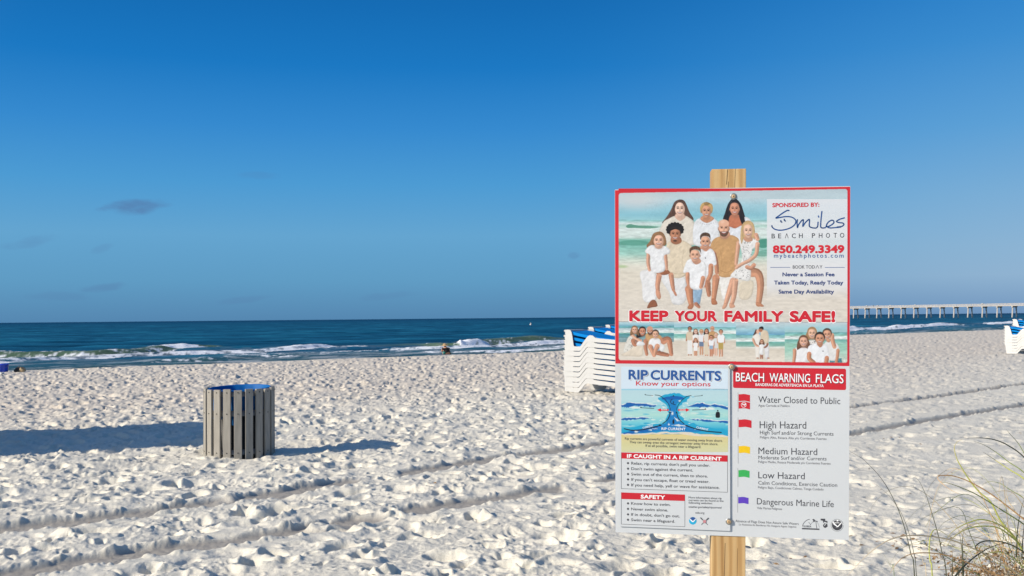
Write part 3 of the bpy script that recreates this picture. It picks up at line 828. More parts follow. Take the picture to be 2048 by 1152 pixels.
# dry flower heads of the plant growing in the clump
dry_m = paint("dry_brown_flowers", (.26, .165, .085), .9, .35, 40)
bm = bmesh.new()
for k in range(34):
    cx, cy, cz = r3.gauss(-.12, .10), r3.gauss(-.05, .08), abs(r3.gauss(.02, .04)) + .02
    for j in range(26):
        q = Vector((cx + r3.gauss(0, .022), cy + r3.gauss(0, .022), cz + r3.gauss(0, .016))); s = r3.uniform(.004, .010)
        n = Vector((r3.gauss(0, 1), r3.gauss(0, 1), r3.gauss(0, 1))).normalized(); a = n.orthogonal().normalized() * s; b = n.cross(a)
        bm.faces.new([bm.verts.new(q + v) for v in (a, b * .6, -a, -b * .6)])
    add_tube(bm, [(cx, cy, cz), (cx * .6 + .05, cy * .6, cz * .5), (r3.gauss(.1, .05), r3.gauss(0, .05), -.03)], .0011, 4)
o = bmobj("flower_head", bm, dry_m, clump); tag(o, kind="stuff")
SPR = [("pair of thin dark grass stems curving up to the left in front of the sand",
        [('D', 2.4, 5.0, 5.3, [(556, 1240), (546, 1120), (520, 980), (490, 850), (460, 740), (425, 640), (385, 550), (340, 465), (295, 395), (250, 338), (190, 275), (130, 222), (60, 180), (30, 160)]),
         ('D', 1.7, 5.0, 5.3, [(575, 1240), (562, 1130), (540, 960), (515, 850), (480, 740), (440, 650), (380, 560), (320, 490), (230, 420)])]),
       ("single tall dark grass stem standing between the curved pair and the clump",
        [('D', 2.5, 5.0, 5.3, [(825, 1250), (800, 1150), (765, 970), (740, 850), (712, 745), (680, 640), (645, 530), (605, 440), (585, 405), (550, 365)])]),
       ("olive green grass blade bent over like a hook",
        [('Y', 3.0, 4.9, 5.1, [(700, 1250), (688, 1150), (672, 1040), (664, 950), (668, 870), (682, 815), (708, 786), (750, 795), (810, 832), (880, 862), (950, 880)])]),
       ("short upright tuft of dark spiky stems left of the clump",
        [('D', 3.2, 4.8, 4.9, [(935, 1260), (928, 1100), (925, 980), (912, 870), (896, 790)]),
         ('D', 2.8, 4.8, 4.9, [(930, 1260), (930, 1050), (926, 950), (928, 850), (936, 800)]),
         ('D', 2.6, 4.8, 4.8, [(920, 1260), (935, 1120), (950, 1020), (975, 950)]),
         ('D', 2.4, 4.8, 4.8, [(960, 1260), (900, 1170), (880, 1100), (860, 1020)]),
         ('D', 2.6, 4.8, 4.8, [(848, 1260), (848, 1150), (847, 1060), (848, 962)])]),
       ("faint thin grey green stem close to the signboard",
        [('G', 1.3, 4.8, 5.0, [(410, 1240), (388, 1150), (368, 1090), (345, 1045), (305, 980)]),
         ('T', 1.5, 4.8, 5.0, [(655, 1240), (640, 1150), (620, 1060), (600, 980), (585, 915)])])]
for lab, bl in SPR:
    x0, y0 = bl[0][4][0]; base = at(1690 + x0 / 3.944, 860 + y0 / 3.944, bl[0][2] * GD); base[2] = sz(base[0], base[1])
    o = empty("grass_sprig", tuple(base)); tag(o, lab, "grass", "single stems of dune grass")
    for m, r, d0, d1, pts in bl:
        xs, ys = zip(*pts); P = gz(xs, ys, d0, d1, len(pts))
        P[0][2] = base[2] - .05
        place((P, r / 1000 * .95, MB[m]), o, base)

# dry weed and shell bits scattered on the sand
bm = bmesh.new(); r4 = random.Random(21)
for k in range(420):
    y = r4.uniform(4.2, 13); x = r4.uniform(.15, .52) * y if r4.random() < .6 else r4.uniform(-.55, .5) * y
    if r4.random() < .3: x, y = 2.45 + r4.gauss(0, .16), 5.9 + r4.gauss(0, .22)
    L = r4.uniform(.006, .022); a = r4.uniform(0, 6.28); z = sz(x, y) + .004
    d1 = Vector((math.cos(a), math.sin(a), r4.uniform(-.2, .4))) * L; d2 = Vector((-math.sin(a), math.cos(a), r4.uniform(0, .8))) * L * r4.uniform(.2, .5)
    c = Vector((x, y, z)); bm.faces.new([bm.verts.new(c + v) for v in (-d1, d2, d1, -d2 * .6)])
wd = bmobj("weed_bits", bm, paint("dry_weed", (.20, .12, .055), .9, .5, 9)); tag(wd, "scattered bits of dry brown weed on the pale sand", "weed", kind="stuff")

# ------------------------------------------------------------------ beach sign on a timber post
SC = np.array([.86676, 3.97060, 1.18283]); YAW, PCH, RLL = -.144080, .057835, -.012754
SW, SH = .914, 1.38966
_a = np.array([math.cos(YAW), math.sin(YAW), 0]); SN = np.array([math.sin(YAW), -math.cos(YAW), 0])
_b = math.cos(PCH) * np.array([0, 0, 1.0]) + math.sin(PCH) * SN
SA = math.cos(RLL) * _a + math.sin(RLL) * _b; SB = math.cos(RLL) * _b - math.sin(RLL) * _a
SNN = np.cross(SA, SB)                                  # towards the reader
BASE = SC - SB * (SC[2] / SB[2])
HB0 = float((SC - BASE) @ SB)                           # height of the board centre along the post
sign = bpy.data.objects.new("beach_sign", None); C.objects.link(sign)
sign.matrix_world = Matrix(((SA[0], -SNN[0], SB[0], BASE[0]), (SA[1], -SNN[1], SB[1], BASE[1]), (SA[2], -SNN[2], SB[2], BASE[2]), (0, 0, 0, 1)))
tag(sign, "large white and red beach safety signboard screwed to a square timber post", "sign")
def S(px, py, off=0.0):
    """photo pixel -> sign-local point, off metres in front of the board face"""
    d = ray(px, py); t = ((SC + SNN * off - EYE) @ SNN) / (d @ SNN)
    q = EYE + d * t - BASE
    return Vector((float(q @ SA), -off, float(q @ SB)))
MPP = SW / 470.0                                        # metres per photo pixel on the board
WHITE = (.54, .565, .58)
def ink(name, rgb, rough=.38):
    return paint(name, srgb(*rgb), rough, .03, 6, .4)
base_m = paint("white_sign_panel", WHITE, .33, .025, 2.5, .45)
red_m = paint("red_sign_ink", (.52, .018, .030), .36, .05, 5, .4)
red2_m = paint("bright_red_sign_ink", (.50, .015, .028), .36, .04, 5, .4)
navy_m = paint("navy_sign_ink", (.018, .045, .17), .36, .05, 5, .4)
blue_ink = paint("blue_sign_ink", (.022, .085, .27), .36, .05, 5, .4)
grey_m = paint("dark_grey_sign_ink", (.050, .052, .062), .4, .05, 5, .4)
black_ink = paint("black_sign_ink", (.014, .014, .017), .4, .05, 5, .4)
white_ink = paint("white_sign_ink", (.80, .81, .82), .36, .02, 5, .4)
soft_m = paint("grey_sign_ink", (.17, .17, .18), .4, .05, 5, .4)
yellow_m = paint("yellow_sign_ink", (.72, .47, .008), .36, .04, 5, .4)
green_m = paint("green_sign_ink", (.035, .36, .085), .36, .04, 5, .4)
purple_m = paint("purple_sign_ink", (.095, .045, .42), .36, .04, 5, .4)

wood_m = Mat("pine_post")
v = wood_m.obj((1, 1, .045))
n_ = wood_m.noise(26, 5, v, .6); w_ = wood_m.n('ShaderNodeTexWave', bands_direction='X'); w_.inputs['Scale'].default_value = 9
w_.inputs['Distortion'].default_value = 7; w_.inputs['Detail'].default_value = 3; wood_m.l(wood_m.obj((1, .3, .10)), w_.inputs['Vector'])
c = wood_m.ramp(n_, [(.3, (.33, .185, .062)), (.5, (.47, .29, .115)), (.72, (.56, .385, .18))])
c = wood_m.mix(.42, c, wood_m.ramp(w_.outputs[0], [(.1, (.28, .145, .045)), (.5, (.52, .33, .14)), (.9, (.56, .40, .20))]))
vk = wood_m.n('ShaderNodeTexVoronoi'); vk.inputs['Scale'].default_value = 5; wood_m.l(wood_m.obj((1, 1, .35)), vk.inputs['Vector'])
kn = wood_m.ramp(vk.outputs['Distance'], [(.0, (1, 1, 1)), (.05, (1, 1, 1)), (.10, (0, 0, 0))])
c = wood_m.mix(kn, c, (.25, .11, .035))
wood_m.l(c, wood_m.b.inputs['Base Color']); wood_m.b.inputs['Roughness'].default_value = .7
wood_m.bump(n_, .25, .003); wood_m = wood_m.m
pl, pr = S(1423.5, 355).x, S(1492.5, 355).x
ptop = S(1458, 337.5).z
bm = bmesh.new()
add_box(bm, pl, pr, .0045, .0045 + (pr - pl), -.6, ptop, .003)
bmobj("post", bm, wood_m, sign)
bm = bmesh.new()                                         # drying cracks, as thin dark slits
for x, z0, z1, w in ((pl + .058, ptop - .062, ptop - .002, .0022), (pl + .062, ptop - .1, ptop - .05, .0016), (pr - .045, ptop - .08, ptop, .0012), (pl + .05, .30, .46, .0018), (pr - .035, .2, .44, .0012)):
    vs = [bm.verts.new(q) for q in ((x - w / 2, .0042, z0), (x + w / 2, .0042, z0), (x + w / 2 + .004, .0042, z1), (x - w / 2 + .004, .0042, z1))]
    bm.faces.new(vs)
bmobj("crack", bm, paint("dark_wood_crack", (.06, .03, .012), .9), sign)

Z0, Z1 = HB0 - SH / 2, HB0 + SH / 2
def round_poly(cs, r, n=5):
    """closed outline with rounded corners from corner points (sign-local)"""
    out = []
    for i, c in enumerate(cs):
        p, q = cs[i - 1], cs[(i + 1) % len(cs)]
        a = c + (p - c).normalized() * r; b = c + (q - c).normalized() * r
        for k in range(n + 1):
            t = k / n; out.append(a * (1 - t) ** 2 + c * 2 * t * (1 - t) + b * t * t)
    return out
def flat(name, mat, parent, polys, outline=False):
    """flat printed shapes; polys are lists of sign-local points"""
    from mathutils.geometry import tessellate_polygon
    bm = bmesh.new()
    for P in polys:
        vs = [bm.verts.new(p) for p in P]
        for t in tessellate_polygon([P]):
            f = bm.faces.new([vs[i] for i in t])
            f.normal_update()
            if f.normal.y > 0: f.normal_flip()
    return bmobj(name, bm, mat, parent)
def slab(name, cs, mat, parent, depth, r=.006):
    P = round_poly(cs, r)
    bm = bmesh.new()
    a = [bm.verts.new(p) for p in P]; b = [bm.verts.new(p + Vector((0, depth, 0))) for p in P]
    bm.faces.new(a); bm.faces.new(b[::-1]); n = len(P)
    for i in range(n): bm.faces.new((a[i], b[i], b[(i + 1) % n], a[(i + 1) % n]))
    bmesh.ops.recalc_face_normals(bm, faces=bm.faces)
    return bmobj(name, bm, mat, parent)
bc = [Vector((-SW / 2, 0, Z0)), Vector((SW / 2, 0, Z0)), Vector((SW / 2, 0, Z1)), Vector((-SW / 2, 0, Z1))]
board = slab("board", bc, base_m, sign, .004, .004)
o1, o2, o3, o4 = .0004, .0008, .0012, .0016
def quad(px, off): return [S(x, y, off) for x, y in px]
def stroke_poly(pts, w, off):
    """ribbon of width w (photo px) along photo-pixel points -> list of quads (with round-ish joints)"""
    out = []
    for (x0, y0), (x1, y1) in zip(pts, pts[1:]):
        L = math.hypot(x1 - x0, y1 - y0) or 1; nx, ny = -(y1 - y0) / L * w / 2, (x1 - x0) / L * w / 2
        ex, ey = (x1 - x0) / L * w * .18, (y1 - y0) / L * w * .18
        out.append(quad([(x0 + nx - ex, y0 + ny - ey), (x0 - nx - ex, y0 - ny - ey), (x1 - nx + ex, y1 - ny + ey), (x1 + nx + ex, y1 + ny + ey)], off))
    return out
def circ(cx, cy, rx, ry, n=28, a0=0, a1=2 * math.pi):
    return [(cx + rx * math.cos(a0 + (a1 - a0) * k / n), cy + ry * math.sin(a0 + (a1 - a0) * k / n)) for k in range(n + (a1 - a0 < 6.28))]

_cap = None
def text(s, p0, p1, cap, mat, parent, off=o2, bold=0.0, mode='stretch', name="lettering", xf=1.0, dx=0, dy=0):
    """one line of lettering from baseline pixel p0 to p1, capital height in photo px"""
    def make(sp):
        cu = bpy.data.curves.new("lettering", 'FONT'); cu.body = s; cu.resolution_u = 3
        cu.space_character = sp; cu.fill_mode = 'BOTH' if cu.dimensions == '2D' else 'FRONT'
        ob = bpy.data.objects.new("lettering", cu); C.objects.link(ob)
        dg = bpy.context.evaluated_depsgraph_get()
        me = bpy.data.meshes.new_from_object(ob.evaluated_get(dg))
        C.objects.unlink(ob); bpy.data.objects.remove(ob); bpy.data.curves.remove(cu)
        co = np.empty(len(me.vertices) * 3, np.float32); me.vertices.foreach_get('co', co)
        return me, co.reshape(-1, 3)
    A, B = S(p0[0] + dx, p0[1] + dy, off), S(p1[0] + dx, p1[1] + dy, off)
    ex = (B - A); L = ex.length; ex.normalize(); ez = Vector((-ex.z, 0, ex.x))
    sy = cap * MPP / CAPH
    me, co = make(1.0)
    if mode == 'space':
        sx = sy * xf
        w1 = np.ptp(co[:, 0]); me2, co2 = make(2.0); w2 = np.ptp(co2[:, 0])
        sp = 1 + (L / sx - w1) / (w2 - w1); me, co = make(float(sp))
    x0, x1 = co[:, 0].min() - bold, co[:, 0].max() + bold; sx = L / (x1 - x0)
    nv = len(co); tri = []
    sh = [(0, 0)]
    if bold: sh += [(bold * math.cos(t), bold * math.sin(t) * sx / sy) for t in np.linspace(0, 2 * math.pi, 9)[:-1] + .39]
    me.calc_loop_triangles()
    lt = np.empty(len(me.loop_triangles) * 3, np.int32); me.loop_triangles.foreach_get('vertices', lt)
    V = []; Fc = []
    for k, (ox, oz) in enumerate(sh):
        V.append(np.array(A)[None] + (co[:, :1] + ox - x0) * sx * np.array(ex)[None] + (co[:, 1:2] + oz) * sy * np.array(ez)[None] - np.array([0, k * 1.5e-5, 0])[None])
        Fc.append(lt.reshape(-1, 3) + k * nv)
    bpy.data.meshes.remove(me)
    me = bpy.data.meshes.new(name); me.from_pydata(np.concatenate(V).tolist(), [], np.concatenate(Fc).tolist()); me.update()
    return link(name, me, mat, parent)
CAPH = 1.0
_cu = bpy.data.curves.new("t", 'FONT'); _cu.body = "H"; _ob = bpy.data.objects.new("t", _cu); C.objects.link(_ob)
_me = bpy.data.meshes.new_from_object(_ob.evaluated_get(bpy.context.evaluated_depsgraph_get()))
CAPH = max(v.co.y for v in _me.vertices); C.objects.unlink(_ob); bpy.data.objects.remove(_ob); bpy.data.meshes.remove(_me)

# --- upper panel: red border round a printed photograph
bx0, bx1 = -SW / 2 + .001, SW / 2 - .001
tl, tr = Vector((bx0, -o1, Z1 - .0025)), Vector((bx1, -o1, Z1 - .0025))
bl_, br_ = S(1231, 727, o1), S(1698.5, 732.2, o1); bl_.x, br_.x = bx0, bx1
flat("red_border", red_m, board, [[tl, bl_, br_, tr]])

# --- a small painter: colours per grid vertex, for the photographs printed on the sign
def lift(c): return tuple(int(v + (255 - v) * .10) for v in c)
class Print:
    vol = 0.0; jit = 0.0
    def __init__(s, x0, y0, x1, y1, res=1.3):
        s.x0, s.y0, s.x1, s.y1 = x0, y0, x1, y1
        s.nx, s.ny = int((x1 - x0) * res) + 1, int((y1 - y0) * res) + 1
        s.X, s.Y = np.meshgrid(np.linspace(x0, x1, s.nx), np.linspace(y0, y1, s.ny))
        s.I = np.zeros((s.ny, s.nx, 3), np.float32); s.dx = (x1 - x0) / (s.nx - 1)
    def win(s, P, m=2):
        x = [p[0] for p in P]; y = [p[1] for p in P]; k = 1 / s.dx
        i0, i1 = max(0, int((min(x) - m - s.x0) * k)), min(s.nx, int((max(x) + m - s.x0) * k) + 2)
        j0, j1 = max(0, int((min(y) - m - s.y0) * k)), min(s.ny, int((max(y) + m - s.y0) * k) + 2)
        return slice(j0, max(j0, j1)), slice(i0, max(i0, i1))
    def put(s, w, m, col):
        c = np.array(srgb(*col), np.float32) if not isinstance(col, np.ndarray) else col
        s.I[w] = s.I[w] * (1 - m[..., None]) + c * m[..., None]
    def poly(s, col, P, smooth=True, a=1.0):
        if smooth and len(P) > 3:
            Q = []; n = len(P)
            for i in range(n):
                p0, p1, p2, p3 = (np.array(P[(i + k) % n], float) for k in (-1, 0, 1, 2))
                for t in (0, .25, .5, .75):
                    Q.append(p1 + .5 * t * ((p2 - p0) + t * (2 * p0 - 5 * p1 + 4 * p2 - p3 + t * (3 * (p1 - p2) + p3 - p0))))
            P = Q
            if s.jit:
                P = [(x + s.jit * (.9 * math.sin(y * 2.3 + x) + .6 * math.sin(4.1 * y + k * .9)), y + s.jit * .5 * math.sin(x * 1.9 + k * 1.3)) for k, (x, y) in enumerate(P)]
        w = s.win(P); X, Y = s.X[w], s.Y[w]
        if X.size == 0: return
        acc = np.zeros(X.shape, np.float32); n = len(P)
        for ox, oy in ((-.25, -.25), (.25, -.25), (-.25, .25), (.25, .25)):
            x, y = X + ox * s.dx, Y + oy * s.dx; ins = np.zeros(X.shape, bool)
            for i in range(n):
                ax, ay = P[i]; bx_, by_ = P[(i + 1) % n]
                if ay == by_: continue
                ins ^= ((ay > y) != (by_ > y)) & (x < (bx_ - ax) * (y - ay) / (by_ - ay) + ax)
            acc += ins * .25
        c = np.broadcast_to(np.array(srgb(*col), np.float32), acc.shape + (3,))
        if s.vol and acc.shape[0] > 3 and acc.shape[1] > 3:
            r = max(1, int(1.6 / s.dx)); bl = acc
            for _ in range(3):
                for ax in (0, 1):
                    pd = np.pad(bl, [(r, r) if i == ax else (0, 0) for i in (0, 1)]); n_ = bl.shape[ax]
                    bl = sum(np.take(pd, range(k, k + n_), ax) for k in range(2 * r + 1)) / (2 * r + 1)
            gy, gx = np.gradient(bl)
            dark = max(col) < 150
            fold = fbm(X / (.95 if dark else 4.5) + Y / (9 if dark else 6), Y / (5.0 if dark else 9) - X / 14, 900 + len(P), 3, .5)
            k = 1 + s.vol * ((.85 if dark else .19) * fold - .42 * (1 - bl) + np.clip((gx * .9 + gy * .5) * 1.1 / s.dx * .6, -.30, .22))
            c = c * np.clip(k, .3, 1.5)[..., None]
        s.I[w] = s.I[w] * (1 - (acc * a)[..., None]) + c * (acc * a)[..., None]
    def ell(s, col, cx, cy, rx, ry, rot=0.0, a=1.0, soft=0.0):
        r = max(rx, ry) * (1 + soft); w = s.win([(cx - r, cy - r), (cx + r, cy + r)])
        dx, dy = s.X[w] - cx, s.Y[w] - cy; ca, sa = math.cos(rot), math.sin(rot)
        q = np.sqrt(((dx * ca + dy * sa) / rx) ** 2 + ((dy * ca - dx * sa) / ry) ** 2)
        e = max(soft, .5 * s.dx / min(rx, ry))
        s.put(w, (1 - sstep(1 - e, 1 + e, q)).astype(np.float32) * a, col)
    def line(s, col, wd, P, a=1.0, spl=True):
        if spl and len(P) > 2: P = [tuple(q) for q in spline(P, 5)]
        w = s.win(P, wd + 1); X, Y = s.X[w], s.Y[w]; d = np.full(X.shape, 1e9)
        for (ax, ay), (bx_, by_) in zip(P, P[1:]):
            vx, vy = bx_ - ax, by_ - ay; t = np.clip(((X - ax) * vx + (Y - ay) * vy) / (vx * vx + vy * vy + 1e-9), 0, 1)
            d = np.minimum(d, np.hypot(X - ax - t * vx, Y - ay - t * vy))
        s.put(w, np.clip((wd / 2 - d) / s.dx + .5, 0, 1).astype(np.float32) * a, col)
    def limb(s, col, P, r0, r1):
        """tapering limb"""
        col = lift(col)
        P = [np.array(q) for q in spline(P, 5)]; n = len(P); L, R_ = [], []
        for i, q in enumerate(P):
            t = P[min(i + 1, n - 1)] - P[max(i - 1, 0)]; t = t / (np.linalg.norm(t) + 1e-9); r = r0 + (r1 - r0) * i / (n - 1)
            L.append(q + np.array([-t[1], t[0]]) * r); R_.append(q - np.array([-t[1], t[0]]) * r)
        s.poly(col, L + R_[::-1], False)
        s.ell(col, *P[-1], r1, r1); s.ell(col, *P[0], r0, r0)
        dk = tuple(int(c * .90) for c in col)
        v_, s.vol = s.vol, 0
        s.poly(tuple(int(c * .80) for c in col), [q * .5 + p * .5 for q, p in zip(L, R_)] + R_[::-1], False, .5)
        s.poly(tuple(int(c * .66) for c in col), [q * .18 + p * .82 for q, p in zip(L, R_)] + R_[::-1], False, .6)
        s.line(tuple(min(255, int(c * 1.13)) for c in col), max(r0 * .5, .7), [tuple(q * .72 + p * .28) for q, p in zip(L, R_)], .6, False)
        s.vol = v_
    def shade(s, x0, y0, x1, y1, amp, seed, sx=6.0, sy=2.0):
        """soft tonal variation of the printed image"""
        w = s.win([(x0, y0), (x1, y1)], 0); n = fbm(s.X[w] / sx, s.Y[w] / sy, seed, 4, .55)
        s.I[w] = np.clip(s.I[w] * (1 + amp * n[..., None]), 0, 1)
    def grad(s, x0, y0, x1, y1, stops):
        w = s.win([(x0, y0), (x1, y1)], 0); Y = s.Y[w]; ys = [q[0] for q in stops]
        s.I[w] = np.stack([np.interp(Y, ys, [srgb(*q[1])[k] for q in stops]) for k in range(3)], -1)
    def face(s, cx, cy, w, h, skin, beard=None, tilt=0.0, lips=(170, 80, 75)):
        """w, h full width and height of the face"""
        skin = lift(skin)
        rx, ry = w / 2, h / 2; ca, sa = math.cos(tilt), math.sin(tilt)
        T = lambda u, v: (cx + (u * rx) * ca - (v * ry) * sa, cy + (u * rx) * sa + (v * ry) * ca)
        dk = tuple(int(c * .74) for c in skin); lt = tuple(min(255, int(c * 1.10)) for c in skin); d2 = tuple(int(c * .5) for c in skin)
        s.ell(dk, *T(.08, 1.12), w * .34, h * .15, tilt, .6, .8)
        for q in (-1, 1): s.ell(dk, *T(q * 1.0, .05), w * .07, h * .11, tilt)
        s.poly(skin, [T(*q) for q in ((-.72, -.8), (0, -1), (.72, -.8), (.98, -.2), (.92, .3), (.62, .78), (.2, 1), (-.2, 1), (-.62, .78), (-.92, .3), (-.98, -.2))])
        s.ell(dk, *T(.55, .1), w * .26, h * .42, tilt, .40, .6)
        s.ell(lt, *T(-.18, -.5), w * .30, h * .20, tilt, .8, .6); s.ell(lt, *T(-.45, .18), w * .15, h * .11, tilt, .8, .6); s.ell(lt, *T(.34, .2), w * .13, h * .10, tilt, .6, .6)
        if beard: s.poly(beard, [T(*q) for q in ((-.95, .1), (-.72, .38), (-.3, .34), (0, .38), (.3, .34), (.72, .38), (.95, .1), (.88, .5), (.55, .92), (0, 1.06), (-.55, .92), (-.88, .5))], True, .86)
        for q in (-1, 1):
            s.line(d2, max(h * .055, .6), [T(q * .62, -.28), T(q * .4, -.36), T(q * .18, -.28)], .8)
            s.ell(dk, *T(q * .40, -.12), w * .13, h * .06, tilt, .7, .4); s.ell((40, 28, 24), *T(q * .40, -.11), w * .095, h * .042, tilt, 1)
        s.line(dk, max(w * .07, .5), [T(.02, -.1), T(.10, .18), T(-.10, .24)], .55)
        s.poly(lips, [T(*q) for q in ((-.54, .36), (0, .42), (.54, .36), (.34, .60), (0, .69), (-.34, .60))], True, .9)
        s.poly((245, 240, 236), [T(*q) for q in ((-.46, .40), (0, .45), (.46, .40), (.26, .55), (0, .59), (-.26, .55))], True, .95)
    def mini(s, cx, cy, r, skin, hair, long=False):
        """small face"""
        s.ell(hair, cx, cy - r * .25, r * 1.12, r * 1.2)
        if long: s.poly(hair, [(cx - r * 1.1, cy - r * .3), (cx - r * 1.5, cy + r * 1.9), (cx - r * .5, cy + r * 1.5), (cx + r * .5, cy + r * 1.5), (cx + r * 1.5, cy + r * 1.9), (cx + r * 1.1, cy - r * .3)])
        s.face(cx, cy + r * .12, r * 1.75, r * 2.1, skin)
    def mesh(s, name, off, parent, rad=0):
        P = np.empty((s.ny, s.nx, 3)); c00, c10, c01, c11 = (np.array(S(x, y, off)) for x, y in ((s.x0, s.y0), (s.x1, s.y0), (s.x0, s.y1), (s.x1, s.y1)))
        # exact projective placement of every grid point on the board plane
        d = _f0[None, None] * F + CR[None, None] * (s.X[..., None] - 1024) - CU[None, None] * (s.Y[..., None] - 576)
        t = ((SC + SNN * off - EYE) @ SNN) / (d @ SNN); q = EYE + d * t[..., None] - BASE
        P[..., 0] = q @ SA; P[..., 1] = -off; P[..., 2] = q @ SB
        me = grid_mesh(name, P)
        a = me.attributes.new("ink", 'FLOAT_COLOR', 'POINT')
        a.data.foreach_set('color', np.concatenate([s.I, np.ones((s.ny, s.nx, 1), np.float32)], -1).astype(np.float32).reshape(-1))
        return link(name, me, print_m, parent)
pm = Mat("glossy_photo_print")
pc = pm.attr("ink")
gm = pm.n('ShaderNodeMix', data_type='RGBA', blend_type='MULTIPLY'); gm.inputs[0].default_value = 1; gm.inputs[7].default_value = (.77, .77, .77, 1)
pm.l(pc.outputs['Color'], gm.inputs[6]); pm.l(gm.outputs[2], pm.b.inputs['Base Color'])
pm.b.inputs['Roughness'].default_value = .33; pm.b.inputs['Specular IOR Level'].default_value = .4
print_m = pm.m

def sea_backdrop(p, x0, x1, y0, y1, hz, sd, blue=(120, 185, 205), teal=(95, 165, 160)):
    """hz: fraction of the height at the horizon"""
    H = y1 - y0; f = lambda t: y0 + H * t
    p.grad(x0, y0, x1, y1, [(y0, (196, 210, 216)), (f(hz * .55), (165, 205, 215)), (f(hz), blue), (f(hz + .004), (110, 175, 180)), (f(hz + .08), teal), (f(hz + .10), (215, 228, 226)), (f(hz + .16), (222, 232, 230)),
                            (f(hz + .18), (110, 176, 168)), (f(hz + .26), (150, 200, 190)), (f(hz + .31), (222, 226, 218)), (f(hz + .36), (214, 206, 192)), (y1, (226, 219, 207))])
    p.shade(x0, f(hz), x1, f(hz + .3), .45, sd, 9, 1.6); p.shade(x0, y0, x1, f(hz), .12, sd + 5, 22, 7); p.shade(x0, f(hz + .3), x1, y1, .16, sd + 9, 9, 2.4)

# --- the large family photograph
p = Print(1237, 377, 1696, 644)
p.grad(1237, 377, 1696, 644, [(377, (185, 205, 214)), (395, (188, 208, 216)), (410, (160, 202, 216)), (430, (138, 194, 210)), (439, (150, 200, 210)), (441, (140, 195, 195)), (447, (205, 222, 222)), (452, (170, 205, 195)), (458, (212, 226, 224)), (474, (205, 222, 218)),
                             (480, (120, 180, 165)), (492, (130, 190, 178)), (508, (160, 205, 194)), (520, (205, 218, 206)), (532, (222, 220, 208)), (545, (220, 214, 200)), (590, (222, 215, 203)), (644, (220, 214, 204))])
p.shade(1237, 440, 1696, 525, .35, 600, 14, 2.0); p.shade(1237, 377, 1696, 440, .10, 605, 40, 10); p.shade(1237, 525, 1696, 644, .17, 610, 12, 3.5)
p.ell((205, 212, 216), 1275, 400, 45, 14, 0, .8, .9)
p.poly((62, 138, 112), [(1252, 452), (1260, 448), (1275, 451), (1300, 452), (1318, 454), (1300, 457), (1270, 456), (1256, 456)], True, .85)
p.poly((80, 150, 132), [(1238, 484), (1262, 480), (1290, 482), (1300, 487), (1280, 491), (1238, 489)], True, .7)
p.poly((60, 140, 120), [(1515, 482), (1534, 478), (1534, 494), (1520, 495)], True, .8); p.poly((80, 150, 132), [(1515, 504), (1534, 500), (1534, 512), (1515, 512)], True, .6)
p.ell((150, 190, 120), 1243, 533, 12, 3, 0, .6, .6)
SK, SK2, TAN, BRN = (228, 182, 158), (234, 194, 172), (206, 148, 114), (176, 118, 88)
# women at the back
p.vol = 1.0
p.poly((98, 72, 62), [(1359, 399), (1349, 404), (1342, 419), (1333, 434), (1324, 446), (1336, 446), (1346, 436), (1372, 436), (1384, 443), (1387, 437), (1379, 424), (1373, 409), (1368, 401)])
p.poly((222, 216, 204), [(1350, 432), (1338, 437), (1327, 444), (1318, 462), (1314, 480), (1330, 488), (1390, 490), (1391, 462), (1388, 444), (1379, 436), (1371, 432), (1360, 436)])
p.poly(SK2, [(1353, 428), (1367, 428), (1371, 434), (1360, 442), (1350, 434)]); p.face(1359.7, 418, 20, 29, SK2)
p.poly((98, 72, 62), [(1359, 399), (1349, 405), (1346, 420), (1350, 430), (1350, 416), (1354, 407), (1360, 405), (1366, 408), (1370, 418), (1369, 431), (1373, 424), (1371, 408), (1366, 401)])
p.line((200, 192, 180), 1.2, [(1387, 450), (1386, 470), (1388, 486)], .8); p.line((204, 196, 184), 1, [(1340, 446), (1334, 462)], .7)
p.poly((228, 232, 236), [(1400, 437), (1392, 441), (1387, 452), (1386, 480), (1394, 492), (1436, 492), (1438, 470), (1438, 448), (1432, 440), (1425, 437), (1413, 444)])
p.poly(TAN, [(1405, 432), (1421, 432), (1428, 438), (1414, 446), (1401, 439)]); p.face(1413, 422.5, 19, 26, (205, 146, 112))
for k in range(9): p.ell((150, 140, 150), 1396 + k * 4.4, 444 + 5 * math.sin(k / 8 * math.pi), 1.1, .8, 0, .6)
p.poly((204, 168, 108), [(1413, 404), (1404, 407), (1400, 416), (1402, 427), (1405, 416), (1409, 411), (1416, 412), (1421, 416), (1423, 427), (1426, 417), (1423, 408)]); p.poly((120, 92, 62), [(1408, 406), (1414, 404), (1420, 407), (1416, 410), (1410, 411)], True, .6)
p.poly((38, 34, 42), [(1470, 399), (1458, 408), (1450, 426), (1446, 440), (1456, 446), (1470, 446), (1488, 452), (1493, 444), (1488, 428), (1482, 408)])
p.poly((196, 122, 92), [(1462, 430), (1478, 430), (1486, 444), (1484, 453), (1470, 457), (1458, 453), (1457, 443)]); p.face(1469.3, 418, 19, 25, (206, 138, 108), lips=(190, 70, 72))
p.poly((38, 34, 42), [(1470, 399), (1459, 407), (1455, 424), (1457, 446), (1450, 446), (1447, 440), (1455, 410), (1467, 396), (1480, 405), (1488, 426), (1493, 446), (1486, 452), (1478, 432), (1480, 418), (1476, 407)])
p.poly((226, 230, 236), [(1457, 455), (1470, 457), (1484, 451), (1488, 460), (1486, 486), (1452, 484)]); p.poly((226, 230, 236), [(1489, 434), (1500, 438), (1502, 446), (1494, 450)])
